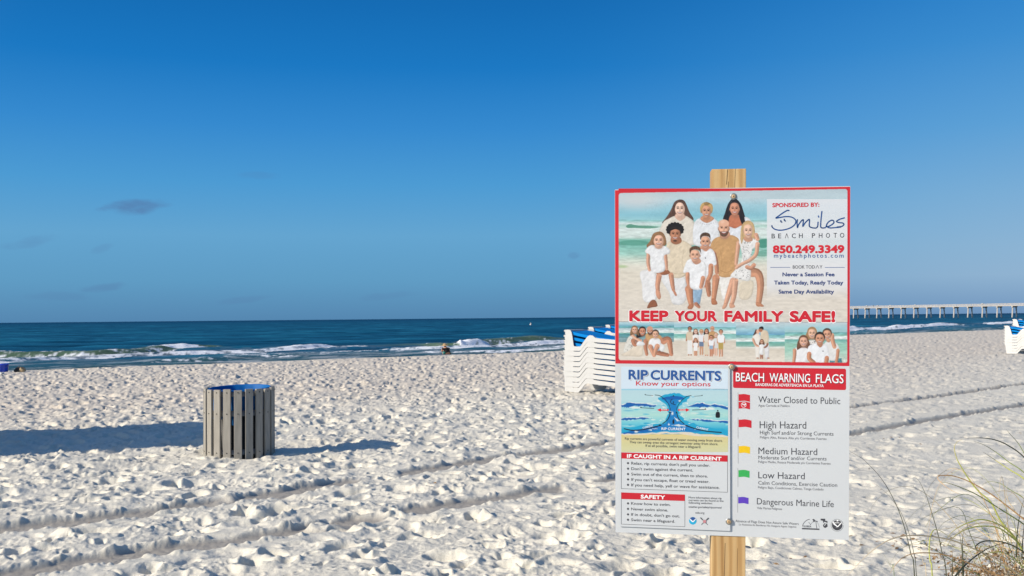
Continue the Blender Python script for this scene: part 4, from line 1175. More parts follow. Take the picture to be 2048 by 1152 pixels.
# bald man in the tan shirt
p.poly((236, 234, 230), [(1436, 548), (1462, 546), (1466, 566), (1458, 598), (1446, 598), (1440, 572)])
p.limb((198, 138, 104), [(1500, 544), (1516, 548), (1521, 572), (1517, 608)], 10, 5.5); p.poly((198, 140, 108), [(1513, 604), (1521, 606), (1528, 613), (1514, 612)])
p.poly((222, 210, 188), [(1480, 566), (1506, 562), (1504, 590), (1492, 600), (1478, 594)], True, .8)
p.poly((202, 160, 112), [(1440, 473), (1448, 476), (1460, 470), (1473, 474), (1479, 484), (1476, 512), (1466, 550), (1438, 552), (1436, 524), (1422, 506), (1421, 490), (1428, 478)])
p.shade(1424, 474, 1476, 550, .14, 640, 9, 5); p.line((168, 126, 82), 1.3, [(1440, 540), (1452, 545), (1464, 540)], .7); p.line((176, 134, 90), 1, [(1440, 500), (1444, 520), (1440, 540)], .7)
p.limb((190, 128, 96), [(1427, 506), (1432, 525), (1434, 545)], 5, 4)
p.poly((214, 160, 130), [(1441, 462), (1456, 462), (1460, 471), (1449, 478), (1440, 473)])
p.face(1447.7, 457, 21, 31, (222, 166, 134), (72, 52, 44)); p.ell((228, 178, 150), 1447.5, 447, 10.5, 8); p.ell((240, 200, 176), 1445, 443.5, 5, 3, 0, .7, .6)
for q in (-1, 1): p.line((90, 60, 48), 1.1, [(1447.7 + q * 7, 452.5), (1447.7 + q * 2.2, 453.5)], .8)
# man with curly hair, cream jumper
p.poly((230, 231, 232), [(1280, 545), (1296, 540), (1312, 548), (1314, 572), (1312, 600), (1296, 605), (1286, 598), (1284, 570)])
p.poly((226, 227, 228), [(1320, 552), (1350, 548), (1370, 556), (1374, 580), (1368, 606), (1346, 608), (1338, 585)])
p.poly((150, 96, 70), [(1301, 602), (1310, 600), (1315, 612), (1304, 615), (1294, 616)])
p.poly((222, 208, 184), [(1342, 482), (1362, 480), (1376, 486), (1385, 496), (1384, 516), (1376, 545), (1360, 556), (1340, 552), (1333, 530), (1332, 500), (1334, 488)])
p.shade(1334, 484, 1384, 552, .10, 650, 9, 6); p.line((192, 176, 150), 1.2, [(1340, 544), (1356, 548), (1372, 546)], .8); p.line((196, 180, 154), 1, [(1368, 500), (1364, 525), (1368, 540)], .8)
p.poly((176, 116, 86), [(1343, 474), (1360, 474), (1363, 484), (1352, 489), (1342, 484)])
p.ell((34, 30, 32), 1350, 460, 16, 13); [p.ell((30, 27, 30), 1350 + 15 * math.cos(a), 459 + 12 * math.sin(a), 3.4, 3.2) for a in np.linspace(2.7, 6.7, 11)]
p.face(1350.4, 469, 20, 27, (182, 120, 88), None, .04); p.ell((40, 30, 28), 1350, 481.5, 4, 1.8, 0, .85); p.poly((34, 30, 32), [(1339, 462), (1344, 456), (1352, 455), (1358, 457), (1362, 463), (1357, 460), (1350, 458.5), (1343, 461)])
p.poly((160, 102, 74), [(1313, 541), (1322, 535), (1336, 540), (1340, 546), (1330, 550), (1314, 548)])
# girl on the left
p.poly((150, 112, 80), [(1317, 463), (1306, 468), (1300, 482), (1293, 491), (1297, 496), (1308, 490), (1328, 492), (1333, 486), (1330, 472), (1325, 465)])
p.limb((214, 158, 130), [(1297, 506), (1296, 524), (1299, 540)], 4, 3); p.limb((210, 154, 126), [(1330, 508), (1332, 524), (1333, 538)], 4, 3)
p.limb((206, 146, 116), [(1318, 552), (1315, 572), (1317, 590)], 5.5, 3.4); p.poly((214, 158, 130), [(1312, 578), (1319, 582), (1322, 594), (1318, 599), (1312, 590)])
p.limb((200, 140, 110), [(1342, 550), (1345, 570), (1347, 580)], 5, 3.2); p.poly((206, 146, 118), [(1344, 578), (1349, 580), (1354, 590), (1350, 591)])
p.poly((236, 238, 240), [(1306, 490), (1296, 494), (1290, 504), (1299, 509), (1301, 520), (1302, 540), (1312, 546), (1330, 540), (1328, 512), (1338, 508), (1340, 500), (1332, 493), (1322, 492), (1314, 497)])
p.shade(1292, 492, 1338, 544, .10, 660, 5, 5); p.poly(SK, [(1312, 486), (1322, 486), (1325, 494), (1317, 498), (1309, 493)])
p.face(1317.3, 481.5, 21, 24, (228, 178, 150)); p.poly((156, 118, 84), [(1317, 464), (1308, 468), (1304, 480), (1306, 490), (1308, 478), (1313, 471), (1322, 471), (1327, 478), (1328, 492), (1332, 486), (1330, 472)])
# boys
p.poly((212, 152, 122), [(1402, 492), (1418, 492), (1424, 500), (1410, 506), (1400, 500)])
p.poly((236, 238, 241), [(1402, 498), (1412, 503), (1420, 497), (1428, 503), (1432, 518), (1432, 530), (1420, 532), (1418, 550), (1400, 552), (1398, 510)])
p.limb((200, 136, 102), [(1422, 532), (1420, 552), (1408, 572)], 5, 3.6); p.limb((198, 134, 100), [(1432, 556), (1430, 575), (1427, 600)], 7.5, 4.5); p.poly((186, 124, 92), [(1423, 598), (1430, 598), (1435, 608), (1424, 609)])
p.limb((176, 114, 84), [(1415, 566), (1418, 590)], 6, 4); p.face(1410.8, 484.5, 19, 24, (216, 158, 126)); p.poly((92, 70, 56), [(1401, 480), (1400, 472), (1405, 466), (1413, 465), (1420, 469), (1421, 480), (1418, 474), (1410, 472), (1404, 474)])
p.ell((40, 44, 70), 1411, 516, 1.1, 1.3)
p.limb((204, 142, 110), [(1377, 540), (1375, 556), (1378, 574)], 4.4, 3.4)
p.poly((150, 180, 206), [(1386, 570), (1404, 574), (1402, 596), (1398, 610), (1388, 606), (1384, 590)]); p.shade(1384, 570, 1404, 610, .3, 670, 4, 4)
p.limb((196, 132, 98), [(1378, 578), (1380, 596), (1383, 612)], 8, 4.5); p.poly((190, 128, 96), [(1378, 610), (1387, 608), (1384, 618), (1375, 617)]); p.limb((178, 116, 88), [(1392, 608), (1398, 614)], 4, 3)
p.poly((238, 240, 242), [(1384, 518), (1374, 522), (1367, 540), (1368, 546), (1379, 546), (1380, 574), (1396, 580), (1408, 574), (1412, 550), (1412, 530), (1402, 520), (1393, 528)])
p.shade(1370, 520, 1412, 576, .09, 680, 6, 6); p.limb((204, 142, 110), [(1406, 556), (1404, 566), (1402, 574)], 4.4, 3.6)
p.poly((216, 160, 132), [(1385, 516), (1398, 516), (1402, 524), (1392, 529), (1384, 522)]); p.face(1390, 511, 20, 23, (222, 168, 138)); p.poly((104, 78, 60), [(1380, 508), (1379, 498), (1385, 493), (1394, 492), (1401, 497), (1402, 508), (1399, 501), (1390, 499), (1383, 501)])
# girl in the spotted dress
p.limb((214, 158, 128), [(1466, 562), (1456, 592), (1450, 612)], 6.5, 3.6); p.limb((216, 162, 132), [(1470, 562), (1468, 590), (1463, 610)], 6.5, 3.8)
p.poly((216, 164, 136), [(1449, 606), (1454, 610), (1450, 617), (1444, 617)]); p.poly((218, 166, 138), [(1459, 606), (1467, 608), (1470, 614), (1460, 616)])
p.poly((204, 172, 124), [(1496, 442), (1486, 447), (1482, 462), (1481, 480), (1486, 490), (1492, 480), (1506, 480), (1510, 470), (1508, 452), (1503, 445)])
p.limb((216, 162, 132), [(1477, 486), (1474, 510), (1472, 528)], 4.5, 3.4)
p.poly((232, 232, 230), [(1484, 478), (1478, 484), (1481, 494), (1484, 520), (1470, 540), (1461, 552), (1478, 558), (1498, 562), (1502, 545), (1500, 525), (1506, 498), (1518, 494), (1518, 484), (1508, 476), (1496, 480)])
r5 = random.Random(4)
for k in range(70):
    t = r5.random(); y = 482 + 76 * t; xa, xb = (1485, 1508) if y < 520 else (1485 - (y - 520) * .55, 1501)
    p.ell((70, 70, 78), r5.uniform(xa, xb), y, .75, .75, 0, .9)
p.limb((218, 166, 136), [(1515, 488), (1512, 508), (1500, 520), (1484, 528), (1472, 536)], 4.2, 3); p.limb((204, 146, 116), [(1508, 530), (1502, 536), (1494, 534)], 4, 4)
p.poly((216, 160, 130), [(1489, 474), (1503, 474), (1505, 481), (1496, 484), (1488, 480)]); p.face(1496.5, 462, 19, 27, (230, 186, 160)); p.poly((208, 178, 132), [(1497, 442), (1488, 447), (1486, 462), (1487, 476), (1483, 488), (1481, 476), (1483, 452), (1494, 441), (1506, 446), (1510, 462), (1509, 480), (1505, 470), (1505, 454), (1499, 449)])
p.limb((214, 158, 128), [(1512, 470), (1515, 478)], 4.5, 4)
p.vol = 0
p.shade(1290, 395, 1534, 620, .10, 690, 2.2, 2.2)
# pale box behind the advertiser's words
w = p.win([(1535, 399), (1696, 600)], 0); yy_ = p.Y[w]
al = (.86 * (1 - sstep(560, 605, yy_)))[..., None].astype(np.float32); p.I[w] = p.I[w] * (1 - al) + np.array(srgb(226, 229, 234), np.float32) * al
# rounded print corners are cut by the red border, so clip the print to the border's inner outline
il, it0, ir, it1 = 1237.4, 386.2, 1695, 378
full = p
def clip_print(p, poly, r):
    """red outside the rounded outline"""
    P = [tuple(q[:2]) for q in round_poly([Vector((a, b, 0)) for a, b in poly], r)]
    q = Print(p.x0, p.y0, p.x1, p.y1); q.poly((255, 255, 255), P, False); m = q.I[..., :1]
    p.I = p.I * m + np.array((.62, .02, .035), np.float32) * (1 - m)
clip_print(p, [(il, it0), (ir, it1), (ir, 700), (il, 700)], 6)
p.mesh("family_photograph", o2, board)

# --- four small photographs along the bottom of the panel
def spots(p, pts, n, seed):
    pass
# 1: four people sitting on the sand
p = Print(1237, 642.7, 1348, 721); sea_backdrop(p, 1237, 1348, 642, 721, .13, 700, (110, 168, 190), (70, 140, 155))
p.poly((66, 132, 148), [(1237, 668), (1348, 666), (1348, 684), (1237, 684)], False, .75); p.poly((214, 226, 228), [(1237, 656), (1348, 656), (1348, 664), (1237, 664)], False, .6); p.shade(1237, 652, 1348, 686, .4, 706, 9, 1.6)
q = lambda a, b: (1235 + a / 8.533, 635 + b / 8.533)
p.vol = .8
p.poly((222, 220, 212), [q(190, 330), q(270, 320), q(280, 480), q(240, 590), q(110, 600), q(120, 500)]); [p.ell((120, 116, 112), *q(r5.uniform(140, 260), r5.uniform(350, 580)), .6, .6) for _ in range(34)]
p.poly((228, 216, 198), [q(340, 430), q(450, 430), q(440, 560), q(410, 660), q(200, 660), q(60, 640), q(200, 560)]); p.poly((202, 160, 112), [q(480, 290), q(600, 270), q(720, 300), q(760, 360), q(700, 480), q(520, 470)])
p.limb((190, 126, 94), [q(780, 400), q(870, 380), q(900, 500), q(920, 630)], 7, 3.6); p.limb((170, 108, 80), [q(660, 590), q(760, 620), q(860, 640)], 5.5, 3.4); p.limb((186, 122, 92), [q(480, 400), q(480, 520), q(500, 630)], 4.4, 3)
p.limb((178, 116, 86), [q(270, 400), q(300, 460), q(360, 400)], 5, 4); p.limb((224, 170, 140), [q(240, 290), q(310, 350), q(390, 395)], 3, 3)
p.poly((236, 238, 240), [q(350, 410), q(440, 420), q(460, 470), q(330, 480)]); p.poly((170, 196, 216), [q(590, 480), q(720, 490), q(720, 560), q(600, 580)]); p.poly((236, 238, 238), [q(730, 440), q(810, 500), q(770, 580), q(720, 550)])
p.poly((238, 240, 242), [q(560, 370), q(640, 350), q(720, 370), q(740, 450), q(700, 500), q(560, 500), q(530, 450)]); p.limb((206, 146, 114), [q(560, 500), q(590, 570), q(620, 650)], 5, 3); p.limb((210, 150, 118), [q(680, 490), q(650, 560), q(630, 650)], 5, 3)
p.poly((40, 34, 40), [q(410, 165), q(350, 220), q(320, 340), q(380, 340), q(470, 300), q(480, 210)]); p.mini(*q(425, 235), 6.8, (204, 136, 104), (40, 34, 40)); p.mini(*q(292, 210), 6, (222, 168, 138), (140, 106, 74), True)
p.face(*q(555, 225), 11.5, 16, (200, 142, 112), (80, 56, 46)); p.ell((212, 158, 134), *q(553, 185), 5.6, 4.2); p.mini(*q(648, 285), 6.6, (220, 168, 138), (82, 64, 54))
clip_print(p, [(1237.4, 600), (1400, 600), (1400, 721.6), (1237.4, 720.2)], 5); p.mesh("small_photograph", o2, board)
# 2: nine people standing in a row
p = Print(1348, 643.2, 1472, 723); sea_backdrop(p, 1348, 1472, 643, 723, .14, 720, (165, 205, 220), (168, 208, 208)); p.poly((150, 200, 200), [q(1500, 320), q(2020, 300), q(2020, 370), q(1500, 380)], True, .5)
def stand(x, head, foot, skin, hair, top, low, long=False, w=70, legs=.6):
    """one standing figure in crop coordinates"""
    h = foot - head; r = 3.9 if h > 330 else 3.3
    for s_ in (-1, 1): p.limb(skin, [q(x + s_ * w * .22, head + h * .6), q(x + s_ * w * .24, foot)], 1.9, 1.4)
    if low: p.poly(low, [q(x - w * .5, head + h * .42), q(x + w * .5, head + h * .42), q(x + w * .5, head + h * legs), q(x + w * .05, head + h * legs), q(x - w * .5, head + h * legs)], False)
    p.limb(skin, [q(x - w * .62, head + h * .3), q(x - w * .7, head + h * .5)], 1.6, 1.3); p.limb(skin, [q(x + w * .62, head + h * .3), q(x + w * .7, head + h * .5)], 1.6, 1.3)
    p.poly(top, [q(x - w * .35, head + h * .18), q(x + w * .35, head + h * .18), q(x + w * .7, head + h * .26), q(x + w * .66, head + h * .37), q(x + w * .5, head + h * .48), q(x - w * .5, head + h * .48), q(x - w * .66, head + h * .37), q(x - w * .7, head + h * .26)])
    p.mini(*q(x, head + h * .095), r, skin, hair, long)
stand(1235, 150, 640, (170, 112, 82), (40, 34, 34), (216, 200, 176), (232, 232, 230), False, 84, .97)
stand(1335, 195, 640, SK, (96, 66, 54), (236, 236, 234), (224, 212, 192), True, 76, .97); stand(1432, 205, 630, (206, 150, 116), (190, 152, 100), (230, 232, 236), (110, 130, 158), False, 76, .68)
stand(1520, 190, 645, (196, 130, 98), (36, 32, 38), (226, 216, 204), (220, 206, 184), True, 70, .98); stand(1618, 150, 620, (206, 146, 114), (206, 150, 124), (200, 158, 110), (202, 176, 140), False, 86, .7)
stand(1680, 265, 645, SK, (170, 134, 92), (222, 222, 222), (216, 216, 214), True, 60, .68); stand(1765, 205, 660, (204, 142, 108), (92, 72, 58), (238, 240, 242), (184, 160, 92), False, 84, .74)
stand(1600, 312, 655, (200, 136, 104), (84, 64, 52), (238, 240, 242), (150, 176, 200), False, 64, .66); stand(1333, 358, 645, (204, 144, 112), (126, 84, 58), (238, 238, 238), (240, 240, 240), True, 60, .74)
clip_print(p, [(1300, 600), (1500, 600), (1500, 722.9), (1300, 720.8)], 3); p.mesh("small_photograph", o2, board)
# 3: a couple kissing with a child in front
p = Print(1472, 643.8, 1569.5, 724.5); sea_backdrop(p, 1472, 1569.5, 644, 724, .32, 740, (110, 170, 205), (150, 196, 196)); q = lambda a, b: (1465 + a / 8.533, 635 + b / 8.533)
p.vol = .8
p.shade(1472, 644, 1570, 670, .3, 744, 16, 6); p.poly((105, 160, 145), [q(60, 440), q(400, 420), q(880, 440), q(880, 490), q(60, 500)], True, .5)
p.poly((226, 226, 228), [q(540, 430), q(620, 430), q(615, 690), q(560, 690)]); p.poly((220, 204, 180), [q(480, 240), q(540, 215), q(600, 240), q(620, 330), q(600, 440), q(500, 420)])
p.poly((234, 230, 222), [q(360, 290), q(430, 270), q(480, 320), q(490, 440), q(460, 690), q(400, 690), q(380, 480), q(340, 370)]); p.limb((216, 160, 130), [q(350, 370), q(390, 460), q(440, 490)], 2.4, 1.8); p.limb((150, 96, 70), [q(600, 450), q(580, 490), q(545, 510)], 2, 1.8)
p.poly((96, 66, 54), [q(400, 200), q(380, 240), q(350, 310), q(400, 280), q(440, 240)]); p.ell(SK, *q(435, 240), 3.4, 4.4); p.ell(BRN, *q(480, 210), 4.2, 4.4); p.poly((34, 30, 32), [q(455, 170), q(500, 150), q(530, 170), q(525, 210), q(490, 190), q(460, 195)])
for x in (482, 510): p.limb((176, 116, 88), [q(x, 620), q(x, 700)], 1.7, 1.3)
for x in (430, 610): p.ell((180, 126, 100), *q(x, 693), 3, 1.2)
p.poly((240, 241, 242), [q(450, 450), q(500, 440), q(560, 460), q(530, 520), q(525, 630), q(460, 620), q(465, 520)]); p.mini(*q(500, 412), 3.6, (206, 150, 118), (96, 66, 50), True)
clip_print(p, [(1400, 600), (1600, 600), (1600, 724.3), (1400, 722.2)], 3); p.mesh("small_photograph", o2, board)
# 4: four children in white shirts
p = Print(1569.5, 644.2, 1696, 726.2); sea_backdrop(p, 1569.5, 1696, 645, 727, .24, 760, (158, 196, 200), (150, 200, 186)); p.grad(1569, 688, 1696, 727, [(688, (150, 200, 182)), (700, (160, 206, 190)), (712, (186, 214, 200)), (727, (212, 216, 206))]); p.shade(1569, 664, 1696, 727, .25, 764, 10, 2)
p.vol = .8
p.poly((80, 140, 150), [q(1660, 720), q(1860, 690), q(1870, 770), q(1660, 770)], False); p.shade(1660, 715, 1690, 727, .5, 766, 3, 3)
p.poly((230, 230, 228), [q(1590, 420), q(1700, 400), q(1800, 470), q(1830, 560), q(1780, 590), q(1800, 720), q(1640, 720), q(1560, 520)]); p.limb((200, 138, 104), [q(1800, 560), q(1790, 660), q(1770, 760)], 3.4, 2.8); p.limb((212, 152, 120), [q(1700, 300), q(1710, 400), q(1740, 500)], 4, 4)
p.mini(*q(1615, 285), 8.6, (214, 156, 124), (88, 72, 60)); p.poly((214, 160, 130), [q(1600, 370), q(1670, 370), q(1660, 420), q(1620, 420)])
p.poly((232, 228, 222), [q(1290, 400), q(1430, 390), q(1430, 480), q(1290, 480)]); [p.ell((70, 70, 84), *q(r5.uniform(1300, 1420), r5.uniform(400, 470)), .8, .7) for _ in range(12)]; p.mini(*q(1358, 265), 8.8, (226, 178, 148), (168, 132, 92), True)
p.poly((236, 237, 238), [q(1130, 480), q(1200, 500), q(1280, 480), q(1300, 560), q(1260, 770), q(1080, 770), q(1060, 560)]); p.limb((206, 146, 114), [q(1060, 560), q(1060, 640), q(1045, 765)], 3.8, 3); p.mini(*q(1212, 405), 8.8, (220, 168, 140), (116, 80, 60), True)
p.poly((238, 241, 244), [q(1330, 470), q(1420, 440), q(1560, 450), q(1630, 520), q(1650, 680), q(1570, 690), q(1570, 770), q(1370, 770), q(1350, 650), q(1270, 610), q(1290, 510)]); p.limb((202, 136, 100), [q(1310, 620), q(1310, 700), q(1390, 770)], 4.4, 4); p.limb((198, 132, 98), [q(1610, 690), q(1600, 770)], 4.4, 4)
p.poly((206, 146, 112), [q(1440, 440), q(1540, 440), q(1520, 500), q(1480, 505)]); p.mini(*q(1490, 360), 9.6, (208, 146, 112), (48, 40, 40)); p.ell((40, 44, 70), *q(1545, 575), 1.1, 1.2)
clip_print(p, [(1500, 600), (1694.6, 600), (1694.6, 725.6), (1500, 723)], 5); p.mesh("small_photograph", o2, board)

# --- words of the upper panel
T_ = text
T_("SPONSORED BY:", (1544.6, 414.3), (1638.6, 413), 7.8, red_m, board, o3, .032)
SM = [[(620, 530), (600, 528), (560, 550), (510, 585), (480, 608), (520, 602), (590, 592), (650, 600), (688, 632), (680, 672), (640, 706), (580, 728), (520, 735), (470, 725), (442, 702), (438, 685)],
      [(706, 622), (702, 660), (706, 708), (716, 680), (745, 640), (765, 625), (768, 640), (762, 695), (785, 660), (812, 632), (830, 622), (832, 645), (830, 690), (850, 706), (880, 712), (905, 710), (918, 690), (922, 648)],
      [(962, 536), (955, 600), (950, 660), (950, 700), (968, 712), (1000, 708)],
      [(1000, 700), (1040, 692), (1085, 660), (1082, 635), (1058, 632), (1025, 655), (1010, 690), (1040, 710), (1100, 708), (1160, 702)],
      [(1200, 605), (1150, 620), (1115, 642), (1140, 655), (1180, 660), (1192, 675), (1170, 695), (1120, 702)],
      [(532, 632), (533, 645), (545, 652)], [(568, 618), (570, 632), (582, 640)], [(924, 584), (930, 600)]]
polys = []
for st in SM:
    P = [tuple(v) for v in spline([(1460 + a / 5.235, 320 + b / 5.235) for a, b in st], 5)] if len(st) > 2 else [(1460 + a / 5.235, 320 + b / 5.235) for a, b in st]
    polys += stroke_poly(P, 2.5, o3)
flat("script_lettering", blue_ink, board, polys)
for ch, a, b in zip("BEΛCHPHOTO", (436, 505, 575, 648, 722, 858, 930, 1005, 1085, 1152), (470, 535, 612, 688, 760, 890, 966, 1045, 1118, 1195)):
    y0 = 476.6 - (a - 436) / 759 * 1.6
    A_, B_ = (1460 + a / 5.235, y0), (1460 + b / 5.235, y0 - .05)
    if ch == "Λ":
        flat("lettering", grey_m, board, stroke_poly([(A_[0] + .5, y0), ((A_[0] + B_[0]) / 2, y0 - 9.2), (B_[0] - .5, y0)], .95, o3))
    else: T_(ch, A_, B_, 9.2, grey_m, board, o3, -.006)
T_("850.249.3349", (1545.4, 505.6), (1688.6, 505), 14, red_m, board, o3, .045)
T_("mybeachphotos.com", (1547.8, 515.4), (1687.3, 515.2), 8.6, blue_ink, board, o3, .006, 'space')
T_("BOOK TOD", (1585.6, 537.2), (1629.5, 537), 6.5, grey_m, board, o3, -.004); T_("Y", (1639.3, 537), (1644.6, 537), 6.5, grey_m, board, o3, -.004)
flat("lettering", grey_m, board, stroke_poly([(1631.5, 537), (1634.7, 530.5), (1638, 537)], .8, o3))
flat("rule_line", blue_ink, board, stroke_poly([(1540.8, 534.8), (1580, 534.6)], .9, o3) + stroke_poly([(1650, 534.9), (1689.3, 534.8)], .9, o3))
T_("Never a Session Fee", (1564.8, 552.4), (1669.1, 552.3), 7.2, navy_m, board, o3, .028)
T_("Taken Today, Ready Today", (1548, 568.8), (1686.4, 568.8), 7.4, navy_m, board, o3, .028)
T_("Same Day Availability", (1557, 586.9), (1668, 586.9), 7.4, navy_m, board, o3, .028)
for wd, a, b in (("KEEP", 1258.3, 1337), ("YOUR", 1349, 1434.5), ("FAMILY", 1448.3, 1567), ("SAFE!", 1579, 1670.6)):
    ya, yb = 641.2 + (a - 1258) / 412 * 1.8, 641.2 + (b - 1258) / 412 * 1.8
    T_(wd, (a - 1.2, ya + 1.2), (b + 1.2, yb + 1.2), 21.6, white_ink, board, o3, .062, name="lettering_outline")
    T_(wd, (a, ya), (b, yb), 19.8, red2_m, board, o4, .045, name="heading")

# --- lower right: warning flags
hd = [S(1466.2, 734, o1), S(1692, 737.4, o1), S(1692, 780.2, o1), S(1466.2, 775.8, o1)]
flat("heading_panel", red2_m, board, [round_poly(hd, .007)])
for wd, a, b in (("BEACH", 1471.5, 1528), ("WARNING", 1539, 1620), ("FLAGS", 1631.6, 1687)):
    ya, yb = 762.4 + (a - 1471) / 216 * 4.0, 762.4 + (b - 1471) / 216 * 4.0
    T_(wd, (a, ya), (b, yb), 17.6, grey_m, board, o2, .012, dx=.9, dy=.9, name="lettering_shadow"); T_(wd, (a, ya), (b, yb), 17.6, white_ink, board, o3, .006, name="heading")
T_("BANDERAS DE ADVERTENCIA EN LA PLAYA", (1511, 771.7), (1647.3, 774.3), 5.4, white_ink, board, o3, .016)
for s, a, b, cap, m in (
        ("Water Closed to Public", (1516.5, 805), (1680.5, 808.4), 13, grey_m), ("Agua Cerrada al Público", (1516.5, 813.2), (1579.5, 814), 4.7, soft_m),
        ("High Hazard", (1519.3, 856.4), (1612.5, 857.4), 14.4, grey_m), ("High Surf and/or Strong Currents", (1519.8, 868.4), (1667, 871.4), 7.6, grey_m), ("Peligro Alto, Resaca Alta y/o Corrientes Fuertes", (1519.8, 876.8), (1653, 880), 4.8, soft_m),
        ("Medium Hazard", (1516.8, 907.9), (1634.4, 910.2), 13.4, grey_m), ("Moderate Surf and/or Currents", (1516.8, 918.3), (1653, 921), 7.2, grey_m), ("Peligro Medio, Resaca Moderada y/o Corrientes Fuertes", (1516.3, 925.6), (1661, 929.4), 4.7, soft_m),
        ("Low Hazard", (1516.5, 956.5), (1609.4, 958.6), 13.4, grey_m), ("Calm Conditions, Exercise Caution", (1516.5, 969), (1674.3, 973.7), 7.4, grey_m), ("Peligro Bajo, Condiciones Calmas, Tenga Cuidado", (1516, 976.8), (1647, 981), 4.7, soft_m),
        ("Dangerous Marine Life", (1513.7, 1008.6), (1667.5, 1014.5), 12.8, grey_m), ("Vida Marina Peligrosa", (1514, 1018), (1564, 1020), 4.5, soft_m),
        ("Absence of Flags Does Not Assure Safe Waters", (1470.8, 1044.2), (1597.2, 1050), 5, grey_m), ("La Ausencia de Banderas No Asegura Aguas Seguras", (1477.8, 1050.6), (1592.7, 1055.5), 4, soft_m)):
    T_(s, a, b, cap, m, board, o1, 0 if m is grey_m else .004)
def flag(x0, x1, y0, y1, mat, ptop, pbot, n=12):
    f = lambda t: math.sin(t * 2 * math.pi + .5) * (y1 - y0) * .085 + (y1 - y0) * .10 * t
    top = [(x0 + (x1 - x0) * k / n, y0 + 1.2 - f(k / n) * -1 - (y1 - y0) * .04 - 2 * math.sin(k / n * 6.28) * .55) for k in range(n + 1)]
    bot = [(x, y + (y1 - y0) * .86) for x, y in top]
    flat("flag_symbol", mat, board, [[S(*q, o1) for q in top + bot[::-1]]])
    if ptop: flat("flag_pole", soft_m, board, stroke_poly([(x0 - 1.3, ptop), (x0 - 1.1, pbot)], .55, o1))
flag(1477.2, 1500, 787.3, 803, red2_m, 785, 823); flag(1477.2, 1500, 802.4, 818, red2_m, None, 0)
flat("no_swimming_mark", white_ink, board, [[S(*q, o2) for q in circ(1487.5, 809.7, 5.4, 5.2)][::1] + [S(*q, o2) for q in circ(1487.5, 809.7, 4.7, 4.5)][::-1]]
     + [[S(*q, o2) for q in ((1483.8, 809.8), (1486, 807.4), (1488.4, 808.6), (1492, 808.2), (1492, 810), (1488, 810.4), (1486, 809.8))]] + [[S(*q, o2) for q in circ(1490.4, 806.9, .9, .9, 8)]] + stroke_poly([(1484.2, 806.4), (1491, 813.2)], .8, o2))
flag(1477.2, 1503, 838, 855.5, red2_m, 835, 877); flag(1477.4, 1500, 891, 907, yellow_m, 888, 927); flag(1477, 1499, 939, 955, green_m, 936, 974); flag(1476.4, 1497, 993, 1007.6, purple_m, 989, 1025)
q = lambda a, b, off=o1: S(1590 + a / 18.62, 1025 + b / 18.62, off)
def arcp(cx, cy, rx, ry, a0, a1, w, n=18):
    return [q(cx + rx * math.cos(a0 + (a1 - a0) * k / n), cy + ry * math.sin(a0 + (a1 - a0) * k / n)) for k in range(n + 1)] + [q(cx + (rx - w) * math.cos(a1 + (a0 - a1) * k / n), cy + (ry - w) * math.sin(a1 + (a0 - a1) * k / n)) for k in range(n + 1)]
dome = [arcp(590, 590, 330, 350, math.pi * 1.06, math.pi * 1.46, 18), arcp(590, 590, 320, 340, math.pi * 1.62, math.pi * 1.97, 8), [q(260, 575), q(910, 600), q(910, 650), q(260, 625)],
        [q(490, 355), q(530, 370), q(575, 440), q(640, 370), q(690, 320), q(640, 260), q(690, 240), q(740, 265), q(730, 290), q(860, 325), q(830, 345), q(740, 330), q(700, 365), q(680, 345), q(620, 400), q(575, 470), q(550, 420)],
        [q(768, 350), q(784, 350), q(820, 590), q(800, 590)]]
flat("palm_emblem", grey_m, board, dome)
T_("FLORIDA", (1590 + 315 / 18.62, 1025 + 545 / 18.62), (1590 + 605 / 18.62, 1025 + 552 / 18.62), 3.6, grey_m, board, o1, .02)
flat("state_emblem", grey_m, board, [[q(955, 230), q(1125, 232), q(1125, 300), q(1210, 320), q(1205, 400), q(1150, 360), q(1090, 345), q(1055, 400), q(1040, 310), q(955, 290)], [q(1040, 470), q(1100, 400), q(1200, 420), q(1215, 520), q(1160, 560), q(1120, 580), q(1060, 540)]])
flat("state_emblem_mark", base_m, board, [[q(1080, 470, o2), q(1150, 410, o2), q(1165, 425, o2), q(1100, 500, o2)]])
flat("seal_emblem", grey_m, board, [[q(*c) for c in circ(1570, 475, 195, 190)], [q(*c) for c in circ(1570, 475, 235, 228)] + [q(*c) for c in circ(1570, 475, 225, 218)][::-1]])
flat("seal_bird", white_ink, board, [[q(1390, 330, o2), q(1440, 345, o2), q(1500, 430, o2), q(1590, 510, o2), q(1680, 400, o2), q(1750, 350, o2), q(1720, 420, o2), q(1610, 540, o2), q(1510, 555, o2), q(1560, 530, o2), q(1440, 450, o2)], [q(1540, 280, o2), q(1630, 280, o2), q(1600, 330, o2), q(1560, 330, o2)]])
T_("NOAA", (1590 + 1480 / 18.62, 1025 + 402 / 18.62), (1590 + 1655 / 18.62, 1025 + 405 / 18.62), 2.9, white_ink, board, o2, .02)

